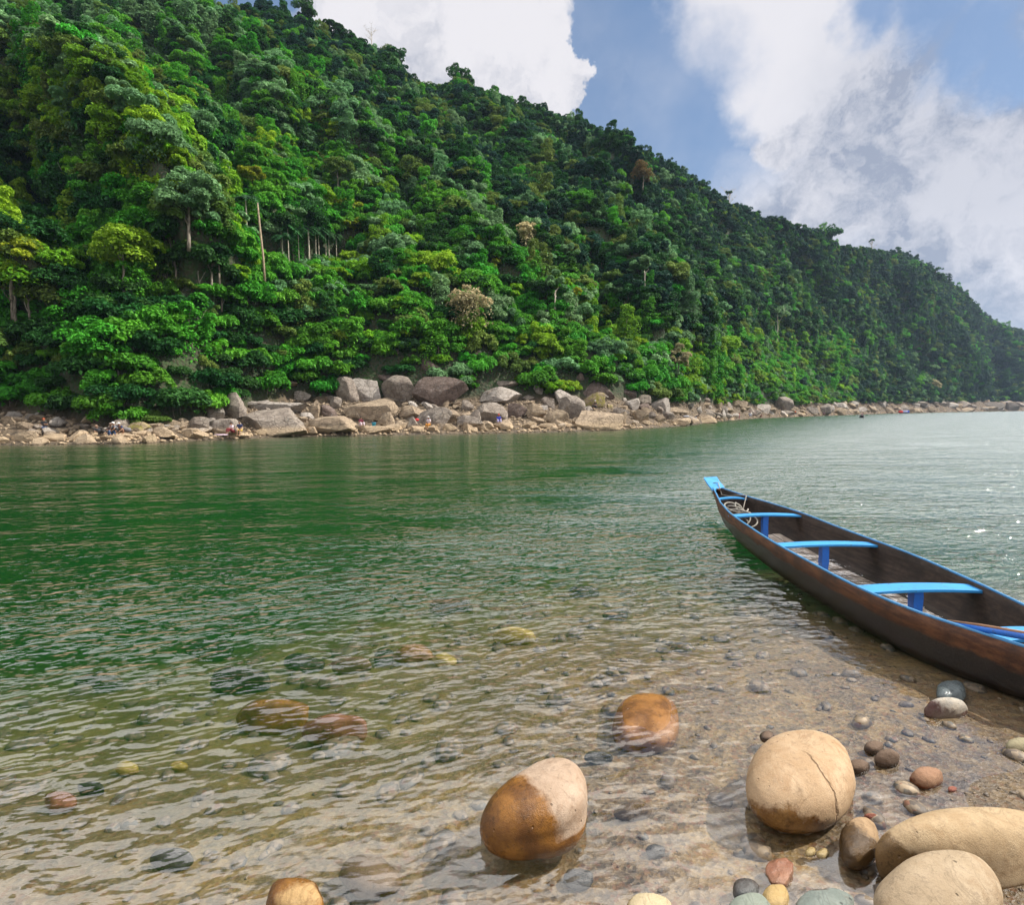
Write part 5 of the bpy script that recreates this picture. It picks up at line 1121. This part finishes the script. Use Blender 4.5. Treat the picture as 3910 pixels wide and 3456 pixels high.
    m = mesh_np('hair' if hat is None else hat_kind, V_ + np.array(hc), F0_, True)
    if hat is not None and hat_kind == 'cap':
        m2 = mesh_py('cap', [tuple(v) for v in (V_ + np.array(hc))] + [(hc.x-.09, hc.y-.10, hc.z+.0), (hc.x+.09, hc.y-.10, hc.z+.0), (hc.x+.06, hc.y-.22, hc.z-.015), (hc.x-.06, hc.y-.22, hc.z-.015)], [tuple(f) for f in F0_] + [(len(V_), len(V_)+1, len(V_)+2, len(V_)+3)], True); m = m2
    obj(m.name.split('.')[0], m, cm(hat) if hat is not None else HAIR, e)
    # nose, so that the head has a front
    hd = g_('head'); mb = MB().tube([(hd[0], hd[1]-.085, hd[2]+.035), (hd[0], hd[1]-.112, hd[2]-.005)], [.010, .018], 6); obj('nose', mb.mesh('nose', True), SKIN, e)
    return e
BLK = (.02, .02, .025); WHT = (.7, .68, .66); NAVY = (.02, .03, .09); JEAN = (.06, .10, .20)
person(172, 1668, 'stand', BLK, JEAN, 'person standing on the left bank in black top and blue jeans, orange head cover', .3, (.45, .10, .04), Y=45.5, scale=.88)
person(385, 1656, 'lie', BLK, (.03, .03, .03), 'person in dark clothes lounging on the left bank, leftmost of their group', 1.2, (.35, .22, .15), out=.8)
person(422, 1660, 'sit', (.10, .07, .06), JEAN, 'person in blue jeans sitting bent over on the flat left rock', .9, (.22, .14, .10), out=1.2)
person(447, 1655, 'squat', (.25, .25, .28), BLK, 'person crouching on the flat rock, grey top and dark trousers', -.5, WHT, out=1.2)
person(463, 1657, 'squat', NAVY, (.30, .15, .09), 'person in navy top and white cap crouching, rightmost of the left group', .1, WHT, out=1.0)
person(889, 1650, 'sit', (.75, .60, .66), (.20, .02, .03), 'person in a white shirt and maroon trousers sitting on the waterside rock', -.6, out=1.2)
person(917, 1647, 'legsdown', NAVY, (.62, .40, .07), 'person in navy top and yellow shorts with legs hanging towards the water', .1, None, short=True, out=1.6)
person(1377, 1625, 'sit', (.13, .01, .03), (.65, .55, .62), 'angler in a maroon top sitting beside the blue bucket', .7, out=1.2)
person(1638, 1625, 'legsdown', (.72, .62, .66), (.50, .20, .02), 'person with a white cap and orange trousers sitting on a pale waterside rock', -.4, WHT, out=1.3)
person(1904, 1613, 'sit', (.03, .05, .42), (.42, .40, .62), 'person in a blue jacket and red cap sitting on the middle rocks', .2, (.55, .04, .02), out=1.2)
person(2275, 1557, 'sit', BLK, BLK, 'person in black and white sitting on top of the big rounded boulder', -.8, (.5, .5, .5), Y=float(S_at(2275, 1610)[1]) + 1.5)
person(2362, 1612, 'sit', (.45, .45, .55), (.6, .6, .65), 'person in pale clothes half hidden at the right side of the big rounded boulder', .5, (.6, .6, .6), out=.8)
person(2658, 1611, 'bend', (.05, .025, .03), (.60, .58, .62), 'person with long dark hair bending down on the right-hand rocks, orange sash', .8, None, out=1.5)
person(2732, 1604, 'sit', (.06, .05, .10), BLK, 'dark-dressed person sitting at the tip of the low right rock', -.6, out=1.0)
person(2757, 1596, 'bend', BLK, (.55, .53, .5), 'small figure in black bending, between the low rock tip and the red-dressed one', -.3, out=1.0, scale=.8)
person(2786, 1598, 'squat', (.10, .07, .12), (.5, .48, .5), 'crouching figure in dark violet left of the red-dressed one', .6, out=1.0)
person(2822, 1601, 'stand', (.40, .03, .05), (.28, .03, .06), 'person in red standing at the water on the right part of the bank', .9, out=1.5, scale=.95)
person(2863, 1590, 'sit', (.40, .48, .65), (.5, .5, .6), 'person in light blue and white sitting right of the red-dressed one', .2, out=1.0, scale=1.1)
person(2904, 1594, 'squat', (.25, .06, .04), (.06, .03, .03), 'person in rust red crouching left of the dark square boulder', .7, out=1.0, scale=1.15)
person(3035, 1580, 'sit', (.75, .14, .03), BLK, 'person in an orange shirt sitting on the right bank', .2, (.6, .08, .02), out=1.0, scale=1.3)
person(3068, 1584, 'sit', (.70, .45, .06), (.4, .3, .1), 'person in yellow on the right bank', .1, out=1.0, scale=1.2)
person(3076, 1583, 'sit', (.35, .03, .03), BLK, 'person in dark red close to the yellow-dressed one', -.4, out=1.0, scale=1.2)
person(3144, 1585, 'squat', (.22, .10, .20), BLK, 'person in mauve crouching at the far right waterline', .3, out=1.0, scale=1.4)
person(3218, 1574, 'sit', (.45, .04, .04), WHT, 'small red and white dressed figure far along the right bank', .3, out=1.0, scale=1.5)
# things the people have with them
def lathe(name, prof, mat, loc, label, cat, nseg=14, parent=None):
    V = [(r * math.cos(6.2832*k/nseg), r * math.sin(6.2832*k/nseg), z) for r, z in prof for k in range(nseg)]; n_ = len(prof); Fc = [(i*nseg+k, i*nseg+(k+1) % nseg, (i+1)*nseg+(k+1) % nseg, (i+1)*nseg+k) for i in range(n_-1) for k in range(nseg)] + [tuple(range(nseg))[::-1]]
    o = obj(name, mesh_py(name, V, Fc, True), mat, loc=loc); tag(o, label, cat); return o
def bankpt(pxx, pyy, out=1.3):
    b = S_at(pxx, min(pyy, float(WL(pxx)) - 1)); d = np.linalg.norm(b - CP); return PY(pxx, pyy, b[1] - (out + 1.2) * b[1] / d)
def bag(name, pxx, pyy, sx, sy, sz, col, label, cat='bag', out=1.1, rz=0.0):
    V, Fc = pebble(int(pxx), 3, .15, .05); V = V * np.array([sx, sy, sz]); b = bankpt(pxx, pyy, out); o = obj(name, mesh_np(name, V, Fc, True), cm(col), loc=(b[0], b[1], b[2] + sz * .8)); o.rotation_euler = (0, 0, rz); tag(o, label, cat); return o
b = bankpt(1428, 1626); lathe('bucket', [(.001, .0), (.19, .0), (.22, .30), (.24, .30), (.24, .34), (.20, .34), (.18, .02)], cm((.04, .38, .62), .4), tuple(b), 'blue bucket on the smooth tan rock beside the maroon-dressed angler', 'bucket')
bag('cloth_bundle', 1590, 1608, .30, .2, .16, (.55, .03, .03), 'red bundle on the rocks left of the white-capped person', 'bundle')
bag('rucksack', 486, 1650, .34, .25, .22, (.16, .15, .16), 'grey rucksack at the right end of the left group')
bag('rucksack', 878, 1621, .26, .22, .17, (.10, .17, .28), 'slate blue bag on the rock behind the white-shirted person')
bag('rucksack', 2620, 1595, .55, .3, .20, (.35, .34, .36), 'black and white bag lying on the right rock, left of the bending person')
bag('rucksack', 372, 1640, .45, .25, .12, (.05, .045, .04), 'black bag lying beside the lounging person')
bag('cloth', 845, 1662, .60, .3, .05, (.75, .58, .68), 'pale pink cloth spread on the waterside rock', 'cloth', rz=.4)
def rod(px0, py0, px1, py1, label, out=1.4):
    a = bankpt(px0, py0, out); Yv = a[1]; b2 = PY(px1, py1, Yv - .4); V, Fc = tube([Vector((0, 0, 0)), Vector(b2 - a) * .5 + Vector((0, 0, .03)), Vector(b2 - a)], [.02, .014, .008], 6); o = obj('fishing_rod', mesh_py('fishing_rod', V, Fc, True), cm((.35, .3, .26)), loc=tuple(a)); tag(o, label, 'fishing rod')
rod(1376, 1602, 1361, 1573, 'short upright rod held by the maroon-dressed angler'); rod(872, 1645, 846, 1635, 'pale fishing rod pointing left from the white-shirted person')
# boats in the distance
def small_boat(pxx, pyy, Yb, L, W, rz, label, cols, rider=None, cargo=()):
    b = PY(pxx, pyy, Yb); b[2] = 0; e = empty('small_boat', tuple(b), rz); tag(e, label, 'boat'); N_ = 18; V = []; Fc = []
    for i in range(N_):
        f = -1 + 2*i/(N_-1); w = W/2 * max(.04, 1 - abs(f)**2.6); g0 = .38 + .3*abs(f)**4; k0 = -.12 + .4*abs(f)**5
        for inn in (0, .04): V += [(f*L/2, -(max(.01, w-inn)), g0), (f*L/2, -.7*max(.01, w-inn), k0+inn+.03), (f*L/2, 0, k0+inn), (f*L/2, .7*max(.01, w-inn), k0+inn+.03), (f*L/2, max(.01, w-inn), g0)]
    for i in range(N_-1):
        for k in range(4): a = i*10+k; Fc.append((a, a+1, a+11, a+10)); a += 5; Fc.append((a, a+10, a+11, a+1))
        a = i*10; Fc.append((a, a+10, a+15, a+5)); Fc.append((a+4, a+9, a+19, a+14))
    obj('hull', mesh_py('hull', V, Fc, False), cm(cols[0]), e)
    for xx in (-L*.22, L*.22): obj('seat', MB().box((xx, 0, .34), (.2, W*.86, .03)).mesh('seat'), cm(cols[1]), e)
    return e, b
e1, b1_ = small_boat(3290, 1599.5, 150, 4.2, 1.0, 1.2, 'small dark boat carrying one person in the river, right of the middle', ((.03, .03, .04), (.1, .08, .06)))
person(3290, 1594, 'sit', (.16, .07, .18), BLK, 'person in a mauve head scarf sitting in the small dark boat', .6, (.45, .20, .40), 'scarf', Y=150, z=.22, scale=1.05)
e2, b2_ = small_boat(3452, 1580, 330, 10, 2.0, .5, 'long dark boat with red and blue loads moored at the far right bank', ((.04, .04, .06), (.2, .1, .05)))
for dx, col, lab, s in ((-5.5, (.60, .03, .02), 'red load in the bow of the far moored boat', 1.1), (1.0, (.35, .38, .62), 'pale lilac load in the far moored boat', 1.3), (4.2, (.03, .08, .50), 'blue load at the right end of the far moored boat', 1.2)):
    V, Fc = pebble(int(60 + dx), 3, .12, .05, pw=4); V = V * np.array([1.3 * s, .7, .65 * s]); c_ = math.cos(.5); s_ = math.sin(.5)
    o = obj('tarp_bundle', mesh_np('tarp_bundle', V, Fc, True), cm(col), loc=(b2_[0] + dx * .7 * c_, b2_[1] + dx * .7 * s_, .95)); tag(o, lab, 'bundle')
